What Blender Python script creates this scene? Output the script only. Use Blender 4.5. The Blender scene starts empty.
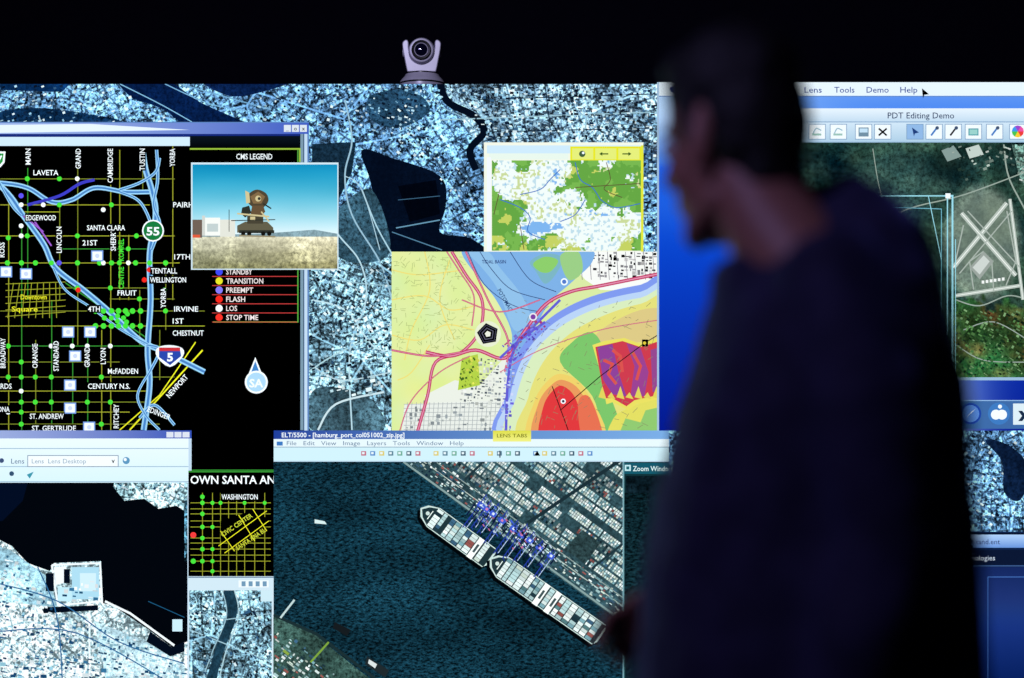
import bpy, bmesh, math, random
import numpy as np
from mathutils import Vector, Matrix, noise
random.seed(7)
sc = bpy.context.scene
sc.view_settings.view_transform = 'Standard'
sc.view_settings.look = 'None'

S = 450.0            # screen units per metre on the video wall
HC = 1.40            # eye height
FPX = 1422.0
D = FPX / S          # distance eye -> wall
def wx(px): return (px - 512) / S
def wz(py): return HC + (339 - py) / S
def lin(c):
    c = max(0, min(255, c)) / 255.0
    return c / 12.92 if c <= 0.04045 else ((c + 0.055) / 1.055) ** 2.4
def C(r, g, b, a=0.0): return (lin(r), lin(g), lin(b), a)

# ------------------------------------------------------------------ helpers
def empty(name, loc=(0, 0, 0)):
    e = bpy.data.objects.new(name, None); e.location = loc
    e.empty_display_size = 0.1
    sc.collection.objects.link(e); return e
def link(name, me, parent=None, mats=()):
    o = bpy.data.objects.new(name, me); sc.collection.objects.link(o)
    for m in mats: me.materials.append(m)
    if parent:
        o.parent = parent
        o.matrix_parent_inverse = Matrix.Translation(parent.location).inverted()
    return o

def nt(name):
    m = bpy.data.materials.new(name); m.use_nodes = True
    t = m.node_tree; t.nodes.clear(); return m, t
def N(t, typ, **kw):
    n = t.nodes.new(typ)
    for k, v in kw.items(): setattr(n, k, v)
    return n
def math_(t, op, a, b=None, clamp=False):
    n = N(t, 'ShaderNodeMath', operation=op); n.use_clamp = clamp
    for i, v in enumerate((a, b)):
        if v is None: continue
        if isinstance(v, (int, float)): n.inputs[i].default_value = v
        else: t.links.new(v, n.inputs[i])
    return n.outputs[0]
def mapr(t, v, a, b, c, d):
    n = N(t, 'ShaderNodeMapRange'); t.links.new(v, n.inputs[0])
    for i, x in enumerate((a, b, c, d)): n.inputs[i + 1].default_value = x
    return n.outputs[0]

def screen_mat(name, kind, angle=0.0):
    m, t = nt(name); L = t.links
    out = N(t, 'ShaderNodeOutputMaterial'); em = N(t, 'ShaderNodeEmission')
    em.inputs['Strength'].default_value = 1.1
    L.new(em.outputs[0], out.inputs[0])
    at = N(t, 'ShaderNodeAttribute', attribute_name='Col')
    tc = N(t, 'ShaderNodeTexCoord'); sp = N(t, 'ShaderNodeSeparateXYZ'); L.new(tc.outputs['Object'], sp.inputs[0])
    cb = N(t, 'ShaderNodeCombineXYZ')
    L.new(math_(t, 'MULTIPLY', sp.outputs[0], S), cb.inputs[0])
    L.new(math_(t, 'MULTIPLY', sp.outputs[2], S), cb.inputs[1])
    mp = N(t, 'ShaderNodeMapping'); mp.inputs['Rotation'].default_value = (0, 0, angle)
    L.new(cb.outputs[0], mp.inputs[0]); vec = mp.outputs[0]
    def noi(scale, det=2, rough=.5, v=None):
        n = N(t, 'ShaderNodeTexNoise', noise_dimensions='2D'); L.new(v or vec, n.inputs['Vector'])
        n.inputs['Scale'].default_value = scale; n.inputs['Detail'].default_value = det
        n.inputs['Roughness'].default_value = rough; return n.outputs[0]
    def vor(scale, feat='F1', dist='CHEBYCHEV', out='Color', rnd=1.0, v=None):
        n = N(t, 'ShaderNodeTexVoronoi', voronoi_dimensions='2D', feature=feat)
        if feat == 'F1': n.distance = dist
        L.new(v or vec, n.inputs['Vector']); n.inputs['Scale'].default_value = scale
        n.inputs['Randomness'].default_value = rnd
        if out == 'Color':
            s = N(t, 'ShaderNodeSeparateColor'); L.new(n.outputs['Color'], s.inputs[0]); return s.outputs[0]
        return n.outputs['Distance']
    if kind == 'flat':
        T = None
    elif kind == 'city':
        d = vor(.017, dist='EUCLIDEAN')
        vr = N(t, 'ShaderNodeVectorRotate', rotation_type='Z_AXIS'); L.new(vec, vr.inputs['Vector'])
        L.new(math_(t, 'MULTIPLY', d, 3.0), vr.inputs['Angle']); lv = vr.outputs[0]
        a = math_(t, 'MULTIPLY', vor(.36, rnd=.5, v=lv), .40); b = math_(t, 'MULTIPLY', vor(.85, v=lv), .28)
        f = math_(t, 'MULTIPLY', noi(.7, 3, .7), .30); n = math_(t, 'MULTIPLY', noi(.055, 5, .7), .75)
        v = math_(t, 'ADD', math_(t, 'ADD', a, b), math_(t, 'ADD', f, n))
        T = math_(t, 'POWER', mapr(t, v, .62, 1.25, 0, 1), 1.7)
        T = math_(t, 'ADD', math_(t, 'MULTIPLY', T, 5.6), .07)
        T = math_(t, 'MULTIPLY', T, mapr(t, noi(.02, 3, .55), .36, .58, .35, 1.3))
        st = mapr(t, vor(.075, 'DISTANCE_TO_EDGE', out='D', rnd=.25, v=lv), .04, .10, .25, 1)
        T = math_(t, 'MULTIPLY', T, st)
        road = mapr(t, vor(.011, 'DISTANCE_TO_EDGE', out='D'), .006, .014, 1.3, 0)
        T = math_(t, 'ADD', T, road)
    elif kind == 'water':
        mp.inputs['Scale'].default_value = (1.0, 2.3, 1)
        T = mapr(t, noi(.20, 5, .85), .42, .66, .15, 3.8)
        T = math_(t, 'MULTIPLY', T, mapr(t, noi(.008, 3), .3, .7, .5, 1.5))
    elif kind == 'land':
        a = mapr(t, noi(.22, 6, .8), .36, .68, .1, 2.4)
        b = mapr(t, noi(.02, 3, .5), .35, .65, .6, 1.4)
        c = mapr(t, vor(.045, dist='EUCLIDEAN'), 0, 1, .75, 1.3)
        T = math_(t, 'MULTIPLY', math_(t, 'MULTIPLY', a, b), c)
    if T is None:
        L.new(at.outputs['Color'], em.inputs[0])
    else:
        k = math_(t, 'ADD', 1.0, math_(t, 'MULTIPLY', at.outputs['Alpha'], math_(t, 'SUBTRACT', T, 1.0)))
        vm = N(t, 'ShaderNodeVectorMath', operation='SCALE')
        L.new(at.outputs['Color'], vm.inputs[0]); L.new(k, vm.inputs['Scale'])
        mn = N(t, 'ShaderNodeVectorMath', operation='MINIMUM'); L.new(vm.outputs[0], mn.inputs[0]); mn.inputs[1].default_value = (1, 1, 1)
        L.new(mn.outputs[0], em.inputs[0])
    try: m.cycles.emission_sampling = 'NONE'
    except Exception: pass
    return m
M_FLAT, M_CITY, M_CITY2, M_WATER, M_LAND = 0, 1, 2, 3, 4
SM = [screen_mat('screen_graphics', 'flat'), screen_mat('screen_city_imagery', 'city', .12),
      screen_mat('screen_city_imagery_rotated', 'city', .75), screen_mat('screen_water_imagery', 'water', .5),
      screen_mat('screen_land_imagery', 'land')]

DEPTH = [0.0]
STEP = 2.5e-5
def smooth(pts, closed=False, n=6):
    P = [Vector(p) for p in pts]; out = []; m = len(P)
    rng = range(m if closed else m - 1)
    for i in rng:
        if closed: a, b, c, d = P[(i - 1) % m], P[i], P[(i + 1) % m], P[(i + 2) % m]
        else: a, b, c, d = P[max(i - 1, 0)], P[i], P[i + 1], P[min(i + 2, m - 1)]
        for k in range(n):
            s = k / n
            out.append(tuple(.5 * ((2 * b) + (c - a) * s + (2 * a - 5 * b + 4 * c - d) * s * s + (3 * b - a - 3 * c + d) * s ** 3)))
    if not closed: out.append(tuple(P[-1]))
    return out
TXT = {}
def text_mesh(s, bold):
    k = (s, bold)
    if k in TXT: return TXT[k]
    cu = bpy.data.curves.new('t', 'FONT'); cu.body = s; cu.size = 1; cu.offset = bold; cu.resolution_u = 2
    o = bpy.data.objects.new('t', cu); sc.collection.objects.link(o)
    bpy.context.view_layer.update()
    me = o.evaluated_get(bpy.context.evaluated_depsgraph_get()).to_mesh()
    V = np.array([(v.co.x, v.co.y) for v in me.vertices]) if len(me.vertices) else np.zeros((1, 2))
    F = [tuple(p.vertices) for p in me.polygons]
    bpy.data.objects.remove(o); bpy.data.curves.remove(cu)
    TXT[k] = (V, F); return TXT[k]

class Layer:
    def __init__(s, name):
        s.name = name; s.v = []; s.f = []; s.c = []; s.m = []; s.clip = None; s.mat = 0
        DEPTH[0] += STEP
    def up(s): DEPTH[0] += STEP
    def poly(s, pts, col, up=True, dz=0.0):
        if up: s.up()
        if isinstance(col[0], (tuple, list)): P = [tuple(p) + tuple(c) for p, c in zip(pts, col)]
        else: P = [tuple(p[:2]) + tuple(col) for p in pts]
        if s.clip:
            x0, y0, x1, y1 = s.clip
            for ax, val, sg in ((0, x0, 1), (0, x1, -1), (1, y0, 1), (1, y1, -1)):
                Q = []; n = len(P)
                for i in range(n):
                    a, b = P[i], P[(i + 1) % n]
                    da, db = (a[ax] - val) * sg, (b[ax] - val) * sg
                    if da >= 0: Q.append(a)
                    if (da >= 0) != (db >= 0):
                        k = da / (da - db); Q.append(tuple(a[j] + (b[j] - a[j]) * k for j in range(6)))
                P = Q
                if len(P) < 3: return
        i0 = len(s.v); y = -DEPTH[0] - dz
        for p in P: s.v.append((wx(p[0]), y, wz(p[1]))); s.c.append(p[2:6])
        s.f.append(tuple(range(i0, i0 + len(P)))); s.m.append(s.mat)
    def rect(s, x0, y0, x1, y1, col, up=True): s.poly([(x0, y0), (x1, y0), (x1, y1), (x0, y1)], col, up)
    def hgrad(s, x0, y0, x1, y1, ca, cb): s.poly([(x0, y0), (x1, y0), (x1, y1), (x0, y1)], [ca, cb, cb, ca])
    def vgrad(s, x0, y0, x1, y1, ca, cb): s.poly([(x0, y0), (x1, y0), (x1, y1), (x0, y1)], [ca, ca, cb, cb])
    def line(s, pts, w, col, closed=False, up=True):
        if up: s.up()
        P = [Vector(p[:2]) for p in pts]
        if closed: P = P + [P[0]]
        n = len(P); off = []
        for i in range(n):
            d = Vector((0, 0))
            if i > 0: d += (P[i] - P[i - 1]).normalized()
            if i < n - 1: d += (P[i + 1] - P[i]).normalized()
            if closed and i in (0, n - 1): d = (P[1] - P[0]).normalized() + (P[-1] - P[-2]).normalized()
            if d.length < 1e-6: d = Vector((1, 0))
            d.normalize(); nn = Vector((-d.y, d.x))
            seg = (P[min(i + 1, n - 1)] - P[i]) if i < n - 1 else (P[i] - P[i - 1])
            seg = seg.normalized() if seg.length > 0 else d
            cs = max(.5, abs(seg.dot(d))); off.append(nn * (w / 2 / cs))
        for i in range(n - 1):
            s.poly([P[i] + off[i], P[i + 1] + off[i + 1], P[i + 1] - off[i + 1], P[i] - off[i]], col, up=False)
    def disc(s, x, y, r, col, n=14, up=True, ry=None):
        s.poly([(x + r * math.cos(6.2832 * i / n), y + (ry or r) * math.sin(6.2832 * i / n)) for i in range(n)], col, up)
    def frame(s, x0, y0, x1, y1, w, col): s.line([(x0, y0), (x1, y0), (x1, y1), (x0, y1)], w, col, closed=True)
    def text(s, t, x, y, h, col, rot=0, width=None, bold=.012, align='c'):
        s.up(); V, F = text_mesh(t, bold)
        x0, x1 = V[:, 0].min(), V[:, 0].max()
        k = h / .70; kx = k if width is None else width / max(x1 - x0, .01)
        ca, sa = math.cos(math.radians(rot)), math.sin(math.radians(rot))
        ox = (x0 + x1) / 2 if align == 'c' else x0
        Q = []
        for vx, vy in V:
            a = (vx - ox) * kx; b = (vy - .35) * k
            Q.append((x + a * ca - b * sa, y - (a * sa + b * ca)))
        for f in F: s.poly([Q[i] for i in f], col, up=False)
    def blocks(s, poly, ang, cw, ch, cols, fill=.8, jit=.35, amt=1.0):
        s.up()
        xs = [p[0] for p in poly]; ys = [p[1] for p in poly]
        cx, cy = (min(xs) + max(xs)) / 2, (min(ys) + max(ys)) / 2
        R = math.hypot(max(xs) - min(xs), max(ys) - min(ys)) / 2
        ca, sa = math.cos(math.radians(ang)), math.sin(math.radians(ang))
        def inside(x, y):
            r = False; n = len(poly); j = n - 1
            for i in range(n):
                xi, yi = poly[i]; xj, yj = poly[j]
                if (yi > y) != (yj > y) and x < (xj - xi) * (y - yi) / (yj - yi) + xi: r = not r
                j = i
            return r
        for i in range(int(-R / cw), int(R / cw) + 1):
            for j in range(int(-R / ch), int(R / ch) + 1):
                if random.random() > fill: continue
                u = i * cw + random.uniform(-jit, jit) * cw * .3; v = j * ch + random.uniform(-jit, jit) * ch * .3
                x = cx + u * ca - v * sa; y = cy + u * sa + v * ca
                if not inside(x, y): continue
                a = cw * random.uniform(.3, .46); b = ch * random.uniform(.28, .44)
                if jit > .5: a *= random.uniform(.4, 1.3); b *= random.uniform(.4, 1.3)
                q = [(x + e * ca - f * sa, y + e * sa + f * ca) for e, f in ((-a, -b), (a, -b), (a, b), (-a, b))]
                c = random.choice(cols); k = random.uniform(.6, 1.15) * amt
                s.poly(q, (min(1, c[0] * k), min(1, c[1] * k), min(1, c[2] * k), 0), up=False, dz=random.random() * STEP * .5)
    def field(s, x0, y0, x1, y1, st, fn, soft=True):
        s.up(); nx = int((x1 - x0) / st); ny = int((y1 - y0) / st)
        dx = (x1 - x0) / nx; dy = (y1 - y0) / ny
        if soft:
            G = [[fn(x0 + i * dx, y0 + j * dy) for i in range(nx + 1)] for j in range(ny + 1)]
        for j in range(ny):
            for i in range(nx):
                X, Y = x0 + i * dx, y0 + j * dy
                q = [(X, Y), (X + dx, Y), (X + dx, Y + dy), (X, Y + dy)]
                if soft: s.poly(q, [G[j][i], G[j][i + 1], G[j + 1][i + 1], G[j + 1][i]], up=False)
                else: s.poly(q, fn(X + dx / 2, Y + dy / 2), up=False)
    def build(s, parent):
        me = bpy.data.meshes.new(s.name); me.from_pydata(s.v, [], s.f)
        me.color_attributes.new('Col', 'FLOAT_COLOR', 'POINT')
        me.color_attributes['Col'].data.foreach_set('color', np.array(s.c, dtype=np.float32).ravel())
        me.polygons.foreach_set('material_index', s.m)
        return link(s.name, me, parent, SM)

K = C(0, 0, 0); WH = C(240, 250, 255); CY = C(150, 205, 240); YEL = C(225, 225, 40); GRN = C(70, 225, 60)
NAVY = C(3, 12, 28)

wall = empty('video_wall', (0, 0, wz(84)))
X0, X1, YB = -230, 1300, 800

# ------------------------------------------------------------ base imagery
L = Layer('satellite_background'); L.clip = (X0, 84, X1, YB)
L.mat = M_CITY; L.rect(X0, 84, X1, YB, C(98, 148, 196, 1))
L.mat = M_CITY2; L.poly([(308, 250), (395, 250), (395, 432), (308, 432)], C(126, 174, 198, 1))
L.mat = M_CITY; L.poly([(440, 84), (660, 84), (660, 150), (480, 150)], C(130, 172, 202, 1))
L.mat = M_LAND
def dark(pts, c): L.poly(smooth(pts, True), c)
dark([(118, 78), (165, 80), (200, 102), (240, 120), (262, 130), (190, 128), (168, 112), (150, 104), (132, 98)], C(4, 24, 62, .5))
dark([(205, 80), (290, 80), (262, 92), (230, 96)], C(6, 26, 64, .5))
dark([(0, 112), (40, 108), (90, 114), (120, 122), (60, 128), (0, 126)], C(10, 42, 76, .9))
L.poly([(0, 84), (70, 84), (62, 92), (0, 90)], C(8, 46, 92, .6))
L.poly([(312, 144), (356, 142), (352, 172), (336, 205), (312, 166)], C(14, 34, 50, .6))
dark([(362, 150), (392, 158), (440, 176), (446, 205), (440, 232), (470, 238), (482, 254), (392, 254), (378, 215), (370, 180)], C(3, 12, 30, .3))
L.poly([(398, 186), (436, 180), (440, 214), (410, 222)], C(1, 4, 14, .2))
dark([(338, 210), (372, 190), (390, 252), (350, 262), (325, 240)], C(48, 82, 100, .9))
dark([(312, 392), (340, 388), (372, 400), (382, 430), (312, 430)], C(64, 96, 110, .9))
dark([(370, 96), (410, 90), (430, 110), (400, 128), (372, 120)], C(36, 72, 100, .9))
dark([(310, 168), (330, 210), (326, 250), (309, 250)], C(70, 112, 136, .9))
L.mat = M_FLAT
L.line(smooth([(440, 82), (448, 102), (474, 116), (484, 132), (470, 150), (476, 170)]), 7, NAVY)
L.line(smooth([(448, 84), (456, 100), (480, 112), (491, 130)]), 1.2, C(150, 190, 215))
L.line(smooth([(430, 82), (438, 104), (464, 118), (474, 130)]), 1.2, C(130, 175, 200))
for p, w, c in (([(345, 100), (352, 140), (345, 175), (352, 215), (380, 262), (392, 300)], 1.6, C(150, 190, 210)), ([(362, 190), (376, 225), (392, 254)], 1.4, C(170, 210, 225)),
                ([(345, 176), (362, 190), (380, 250)], .9, C(170, 205, 220)), ([(312, 300), (345, 310), (372, 345), (392, 352)], 1.6, C(190, 225, 235)), ([(308, 372), (340, 352), (392, 330)], 1.4, C(170, 210, 220)),
                ([(308, 180), (335, 230), (360, 262), (366, 300), (350, 350), (352, 430)], 1.5, C(180, 215, 228)), ([(308, 362), (340, 380), (392, 372)], 1.2, C(185, 215, 225)), ([(312, 262), (340, 280), (392, 286)], 1, C(150, 190, 205)),
                ([(318, 430), (336, 404), (384, 392)], 2, C(200, 225, 232)), ([(120, 84), (160, 104), (192, 122)], 1, C(130, 190, 225)), ([(165, 84), (210, 104), (250, 112), (262, 124)], 1, C(120, 180, 220)), ([(180, 84), (300, 118)], 1.2, C(110, 165, 205))):
    L.line(smooth(p), w, c)
L.line([(396, 228), (440, 220)], 1.2, C(100, 150, 178)); L.line([(392, 232), (442, 250)], 1, C(80, 126, 156)); L.line([(398, 200), (440, 196)], .7, C(60, 100, 130))
L.line([(500, 84), (520, 144)], 1.3, C(120, 165, 190)); L.line([(590, 84), (584, 144)], 1.2, C(150, 190, 205)); L.line([(440, 120), (656, 112)], 1.2, C(150, 190, 205)); L.line([(545, 84), (552, 144)], 1, C(20, 40, 60)); L.line([(470, 100), (656, 94)], 1, C(16, 36, 56)); L.line([(490, 132), (656, 128)], 1, C(16, 36, 56))
CB = [C(225, 248, 255), C(140, 196, 226), C(50, 92, 128), C(10, 24, 44), C(176, 220, 240), C(14, 34, 60), C(8, 18, 36)]
L.blocks([(455, 86), (656, 86), (656, 146), (490, 146), (470, 110)], 3, 4.0, 3.0, CB, .6, .8)
L.blocks([(310, 86), (438, 86), (444, 104), (430, 140), (380, 150), (350, 120), (310, 140)], 14, 3.6, 2.6, CB, .35, .8)
L.blocks([(0, 86), (118, 86), (150, 110), (190, 122), (0, 122)], -20, 3.6, 2.6, CB, .35, .8)
L.blocks([(240, 100), (300, 90), (308, 122), (262, 122)], 20, 3.6, 2.6, CB, .4, .8)
L.blocks([(396, 92), (440, 150), (484, 190), (484, 245), (446, 225), (440, 172), (396, 156)], 38, 3.6, 2.6, CB, .45, .8)
L.blocks([(643, 140), (657, 140), (657, 252), (643, 252)], 0, 4, 3.4, CB, .5, .8)
L.blocks([(310, 262), (392, 262), (392, 300), (350, 330), (310, 330)], 40, 4.0, 2.8, CB, .3, .8)
L.blocks([(310, 330), (392, 300), (392, 372), (310, 372)], -12, 4.0, 2.8, CB, .3, .8)
L.blocks([(320, 370), (392, 372), (392, 392), (330, 400)], -15, 6, 4, [C(225, 245, 250), C(180, 215, 225), C(30, 50, 66)], .5, .8)
L.blocks([(940, 430), (1030, 430), (1030, 528), (940, 528)], 35, 3.8, 2.8, CB, .35, .8)
L.mat = M_LAND; dark([(985, 440), (1010, 446), (1030, 470), (1020, 500), (1004, 492), (1002, 462)], C(8, 24, 50, .6))
L.build(wall)

# ------------------------------------------------------------ traffic map
L = Layer('traffic_map_window'); L.clip = (X0 + 20, 122, 309, 600)
L.rect(-210, 122, 309, 600, C(90, 130, 190))
L.rect(-210, 134, 304, 600, K)
L.hgrad(-210, 123, 309, 134, C(190, 215, 250), C(60, 90, 190))
L.poly([(0, 125), (90, 124), (190, 130), (0, 133)], C(225, 240, 255))
L.rect(-210, 134, 300, 137, C(20, 40, 120))
L.rect(-210, 137, 190, 146, C(205, 232, 250)); L.vgrad(190, 136, 300, 150, C(10, 20, 30), K)
for i in range(3):
    L.rect(284 + 8 * i, 125, 291 + 8 * i, 132, C(215, 225, 235)); L.text(['_', 'o', 'x'][i], 287.5 + 8 * i, 128.5, 4, K)
L.line([(302, 134), (302, 430)], 3, C(120, 150, 170)); L.line([(306, 134), (306, 600)], 3, C(190, 215, 235))
L.line([(190, 149), (300, 149), (300, 162)], 1.6, C(150, 190, 60))
L.line([(298, 150), (298, 322), (213, 322)], 1.2, C(80, 160, 60))
L.rect(-210, 146, 188, 150, K)
L.clip = (-205, 146, 206, 431)
DY = C(150, 155, 45); DG = C(50, 140, 50); DY2 = C(115, 125, 40)
for x, a, b in ((28, 168, 300), (78, 150, 345), (111, 185, 430), (143, 150, 190), (173, 146, 300), (60, 200, 300), (9, 200, 430), (22, 225, 430), (52, 300, 430),
                (36, 340, 430), (73, 330, 430), (88, 330, 430), (102, 330, 430), (120, 150, 300), (129, 235, 300), (140, 290, 345), (166, 265, 330), (160, 330, 380), (-20, 150, 430), (-60, 150, 430)):
    L.line([(x, a), (x, b)], .9, random.choice([DY, DY2, DY2, DG]))
for y, a, b in ((179, -100, 175), (205, -90, 150), (212, 20, 60), (236, -60, 175), (249, 60, 150), (263, -200, 180), (288, 60, 150), (299, 110, 175), (311, -10, 205),
                (326, -30, 205), (346, -200, 160), (362, -80, 120), (377, -200, 175), (391, -10, 150), (402, -200, 150), (412, 0, 130), (424, -200, 160)):
    L.line([(a, y), (b, y)], .9, random.choice([DY, DY2, DY2, DG]))
for i in range(8): L.line([(14 + i * 6, 283), (8 + i * 7, 318)], .7, DY)
for i in range(6): L.line([(6, 284 + i * 6.5), (66, 282 + i * 6)], .7, DY)
L.line([(203, 350), (130, 430)], 1.6, YEL); L.line([(196, 342), (160, 395), (120, 430)], 1.2, YEL)
L.line([(66, 283), (150, 340)], 1.2, DG)
def fwy(p, w=5.5):
    q = smooth(p, n=8); L.line(q, w, CY); L.line(q, w * .4, C(70, 130, 200))
fwy([(-200, 160), (-40, 182), (0, 183), (28, 188), (52, 202), (72, 200), (95, 188), (125, 192), (150, 192)], 4.6)
fwy([(-40, 150), (5, 190), (24, 216), (44, 244), (56, 268), (84, 290), (110, 312), (140, 340), (165, 352), (205, 372)], 5.6)
fwy([(143, 150), (146, 170), (152, 190), (156, 215), (150, 255), (151, 300), (148, 350), (150, 385), (144, 430)], 5.8)
fwy([(157, 150), (158, 180), (154, 205), (160, 225), (152, 250)], 3.2)
fwy([(120, 192), (138, 200), (148, 215), (154, 235)], 3)
fwy([(120, 190), (140, 183), (156, 172), (160, 158)], 3)
fwy([(54, 268), (66, 290), (92, 308), (122, 330), (150, 345)], 2.4)
fwy([(148, 345), (160, 350), (150, 372)], 3); fwy([(140, 418), (155, 405), (175, 425)], 3); fwy([(0, 183), (12, 205), (22, 216)], 2.6)
fwy([(150, 372), (138, 395), (146, 415), (160, 430)], 2.6)
L.line(smooth([(28, 205), (60, 196), (80, 184), (95, 180)]), 3, C(60, 60, 190))
for a, b in (((24, 216), (44, 232)), ((30, 214), (52, 246))): L.line([a, b], 1.6, C(150, 90, 200))
for x in (8, 22, 36, 52, 78, 100, 112, 136, 150, 166): L.disc(x, 263, 2.6, GRN)
for y in (311, 326): [L.disc(x, y, 2.8, GRN) for x in (96, 104, 112, 119, 126, 133, 141)]
for x, y in ((118, 316), (124, 318), (118, 321), (112, 318), (128, 314), (127, 322), (105, 318), (28, 179), (60, 179), (60, 205), (112, 205), (78, 236), (28, 236), (137, 236), (9, 238), (60, 236),
             (165, 290), (166, 311), (140, 299), (9, 346), (22, 362), (78, 288), (111, 288), (22, 377), (9, 377), (36, 377), (22, 402), (52, 402), (22, 424), (52, 377), (102, 377), (111, 402), (88, 402), (36, 402), (102, 424), (22, 412), (120, 263), (129, 249)):
    L.disc(x, y, 2.5, GRN)
for x, y in ((22, 205), (44, 205), (78, 179), (22, 226), (22, 236), (129, 263), (36, 346), (73, 346), (88, 346), (52, 346), (104, 263), (22, 391), (9, 412), (111, 346), (104, 210)): L.disc(x, y, 2.4, WH)
for x, y in ((79, 290), (145, 280), (150, 270), (-10, 263)): L.disc(x, y, 2.6, C(240, 40, 30))
for x, y in ((22, 196), (60, 263), (-15, 311)): L.disc(x, y, 2.6, C(90, 80, 230))
for x, y in ((7, 272), (27, 274), (98, 256), (69, 332), (91, 332), (76, 356), (71, 385), (71, 408), (90, 427), (-40, 300), (-70, 240)):
    L.rect(x - 6, y - 5.5, x + 6, y + 5.5, C(120, 160, 230)); L.rect(x - 4.8, y - 4.3, x + 4.8, y + 4.3, WH); L.disc(x, y, 2.2, C(200, 215, 245))
def vt(s, x, y, ln, c=WH): L.text(s, x, y, 5.2, c, 90, ln)
def ht(s, x, y, wd, c=WH): L.rect(x - wd / 2 - 1, y - 4, x + wd / 2 + 1, y + 4, K); L.text(s, x, y, 5.2, c, 0, wd)
for a in (('MAIN', 29, 157, 16), ('GRAND', 79, 159, 20), ('CAMBRIDGE', 111, 166, 34), ('TUSTIN', 143, 160, 22), ('YORBA', 173, 158, 18), ('LINCOLN', 60, 240, 26), ('SHERRY', 114, 240, 22),
          ('ROSS', 3, 250, 15), ('BROADWAY', 4, 353, 30), ('ORANGE', 36, 356, 24), ('STANDARD', 57, 356, 30), ('GRAND', 88, 357, 20), ('LYON', 104, 356, 16), ('RITCHEY', 117, 416, 24), ('YORBA', 164, 298, 20)):
    L.rect(a[1] - 3.6, a[2] - a[3] / 2, a[1] + 3.6, a[2] + a[3] / 2, K); vt(*a)
vt('CENTRE', 122, 278, 22, GRN); vt('KOMREL', 122, 250, 22, GRN)
for a in (('LAVETA', 47, 173, 25), ('EDGEWOOD', 42, 218, 30), ('SANTA CLARA', 107, 228, 38), ('21ST', 91, 243, 15), ('17TH', 183, 257, 16), ('PAIRH', 184, 205, 20), ('FRUIT', 128, 293, 19),
          ('4TH', 95, 309, 12), ('IRVINE', 187, 309, 24), ('1ST', 179, 321, 11), ('CHESTNUT', 189, 333, 31), ('McFADDEN', 124, 371, 30), ('CENTURY N.S.', 110, 386, 42), ('ST. ANDREW', 48, 416, 34),
          ('ST. GERTRUDE', 55, 428, 44), ('ARDS', 5, 386, 16), ('ONA', 5, 409, 12), ('TENTALL', 165, 271, 26), ('WELLINGTON', 169, 280, 36)): ht(*a)
L.text('Downtown', 35, 297, 5, YEL, 0, 26); L.text('Square', 26, 309, 5, YEL, 0, 26)
L.text('NEWPORT', 178, 386, 5.4, WH, 48, 28); L.text('EDINGER', 160, 413, 5.4, WH, -22, 24)
L.disc(154, 231, 11, WH, 20); L.disc(154, 231, 9.5, C(20, 120, 60), 20); L.text('55', 154, 231.5, 8, WH, 0, 13, .03)
L.poly(smooth([(158, 348), (170, 345), (183, 348), (184, 356), (171, 367), (158, 357)], True, 3), WH)
L.poly([(160, 350), (181, 350), (182, 356), (171, 365), (160, 357)], C(40, 70, 170)); L.rect(160, 347.5, 181, 351, C(200, 50, 60)); L.text('5', 171, 357, 8, WH, 0, 6, .04)
L.poly([(-8, 152), (7, 152), (6, 163), (-2, 172), (-8, 166)], WH); L.poly([(-8, 154), (5, 154), (4, 162), (-2, 169), (-8, 164)], C(30, 150, 60)); L.line([(-4, 158), (-1, 164), (3, 156)], 1.6, WH)
L.clip = (-205, 146, 300, 600)
L.poly([(256, 357), (262, 372), (266, 382), (256, 378), (246, 382), (250, 372)], WH); L.poly([(256, 361), (260, 372), (263, 379), (256, 376), (249, 379), (252, 372)], C(60, 130, 200))
L.disc(257, 382, 11.5, WH, 24); L.disc(257, 382, 9.5, C(170, 215, 245), 24); L.text('SA', 257, 383, 8, WH, 0, 14, .03)
L.text('CMS LEGEND', 255, 157, 5.6, WH, 0, 36)
for i, (s_, c_, w_) in enumerate((('STANDBY', C(60, 70, 240), 26), ('TRANSITION', YEL, 37), ('PREEMPT', C(130, 120, 250), 27), ('FLASH', C(240, 40, 30), 19), ('LOS', WH, 11), ('STOP TIME', C(240, 50, 40), 32))):
    y = 272 + i * 9.1
    L.disc(220, y, 3.6, c_); L.text(s_, 227, y, 5.2, C(235, 225, 225), 0, w_, .015, 'l'); L.line([(213, y + 4.6), (298, y + 4.6)], .8, C(190, 60, 60))
L.line([(192, 470), (300, 470)], 1.5, DG)
L.build(wall)

# ------------------------------------------------------------ desert radar photo
L = Layer('desert_radar_photo'); L.clip = (192, 163, 339, 270)
L.rect(192, 163, 339, 270, C(200, 225, 235))
def sky(x, y):
    t = max(0, (y - 165) / 70); n = noise.noise(Vector((x * .02, y * .05, 3))) * 8
    return C(15 + 210 * t ** 1.3 + n, 138 + 106 * t + n, 186 + 64 * t + n)
L.field(193.5, 165, 338, 238, 4, sky)
def sand(x, y):
    t = (y - 234) / 36; r = (x - 193) / 145
    n = noise.fractal(Vector((x * .03, y * .16, 5)), 1, 2, 4) * 26
    return C(232 - 110 * t + n + 14 * r, 232 - 108 * t + n + 8 * r, 208 - 120 * t + n, .35 + .3 * t)
L.mat = M_LAND; L.field(193.5, 235, 338, 270, 2.2, sand)
L.poly([(193, 233), (215, 235), (260, 234), (290, 232), (315, 230), (338, 234), (338, 237), (193, 237)], C(130, 160, 170, .3))
L.mat = 0
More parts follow.
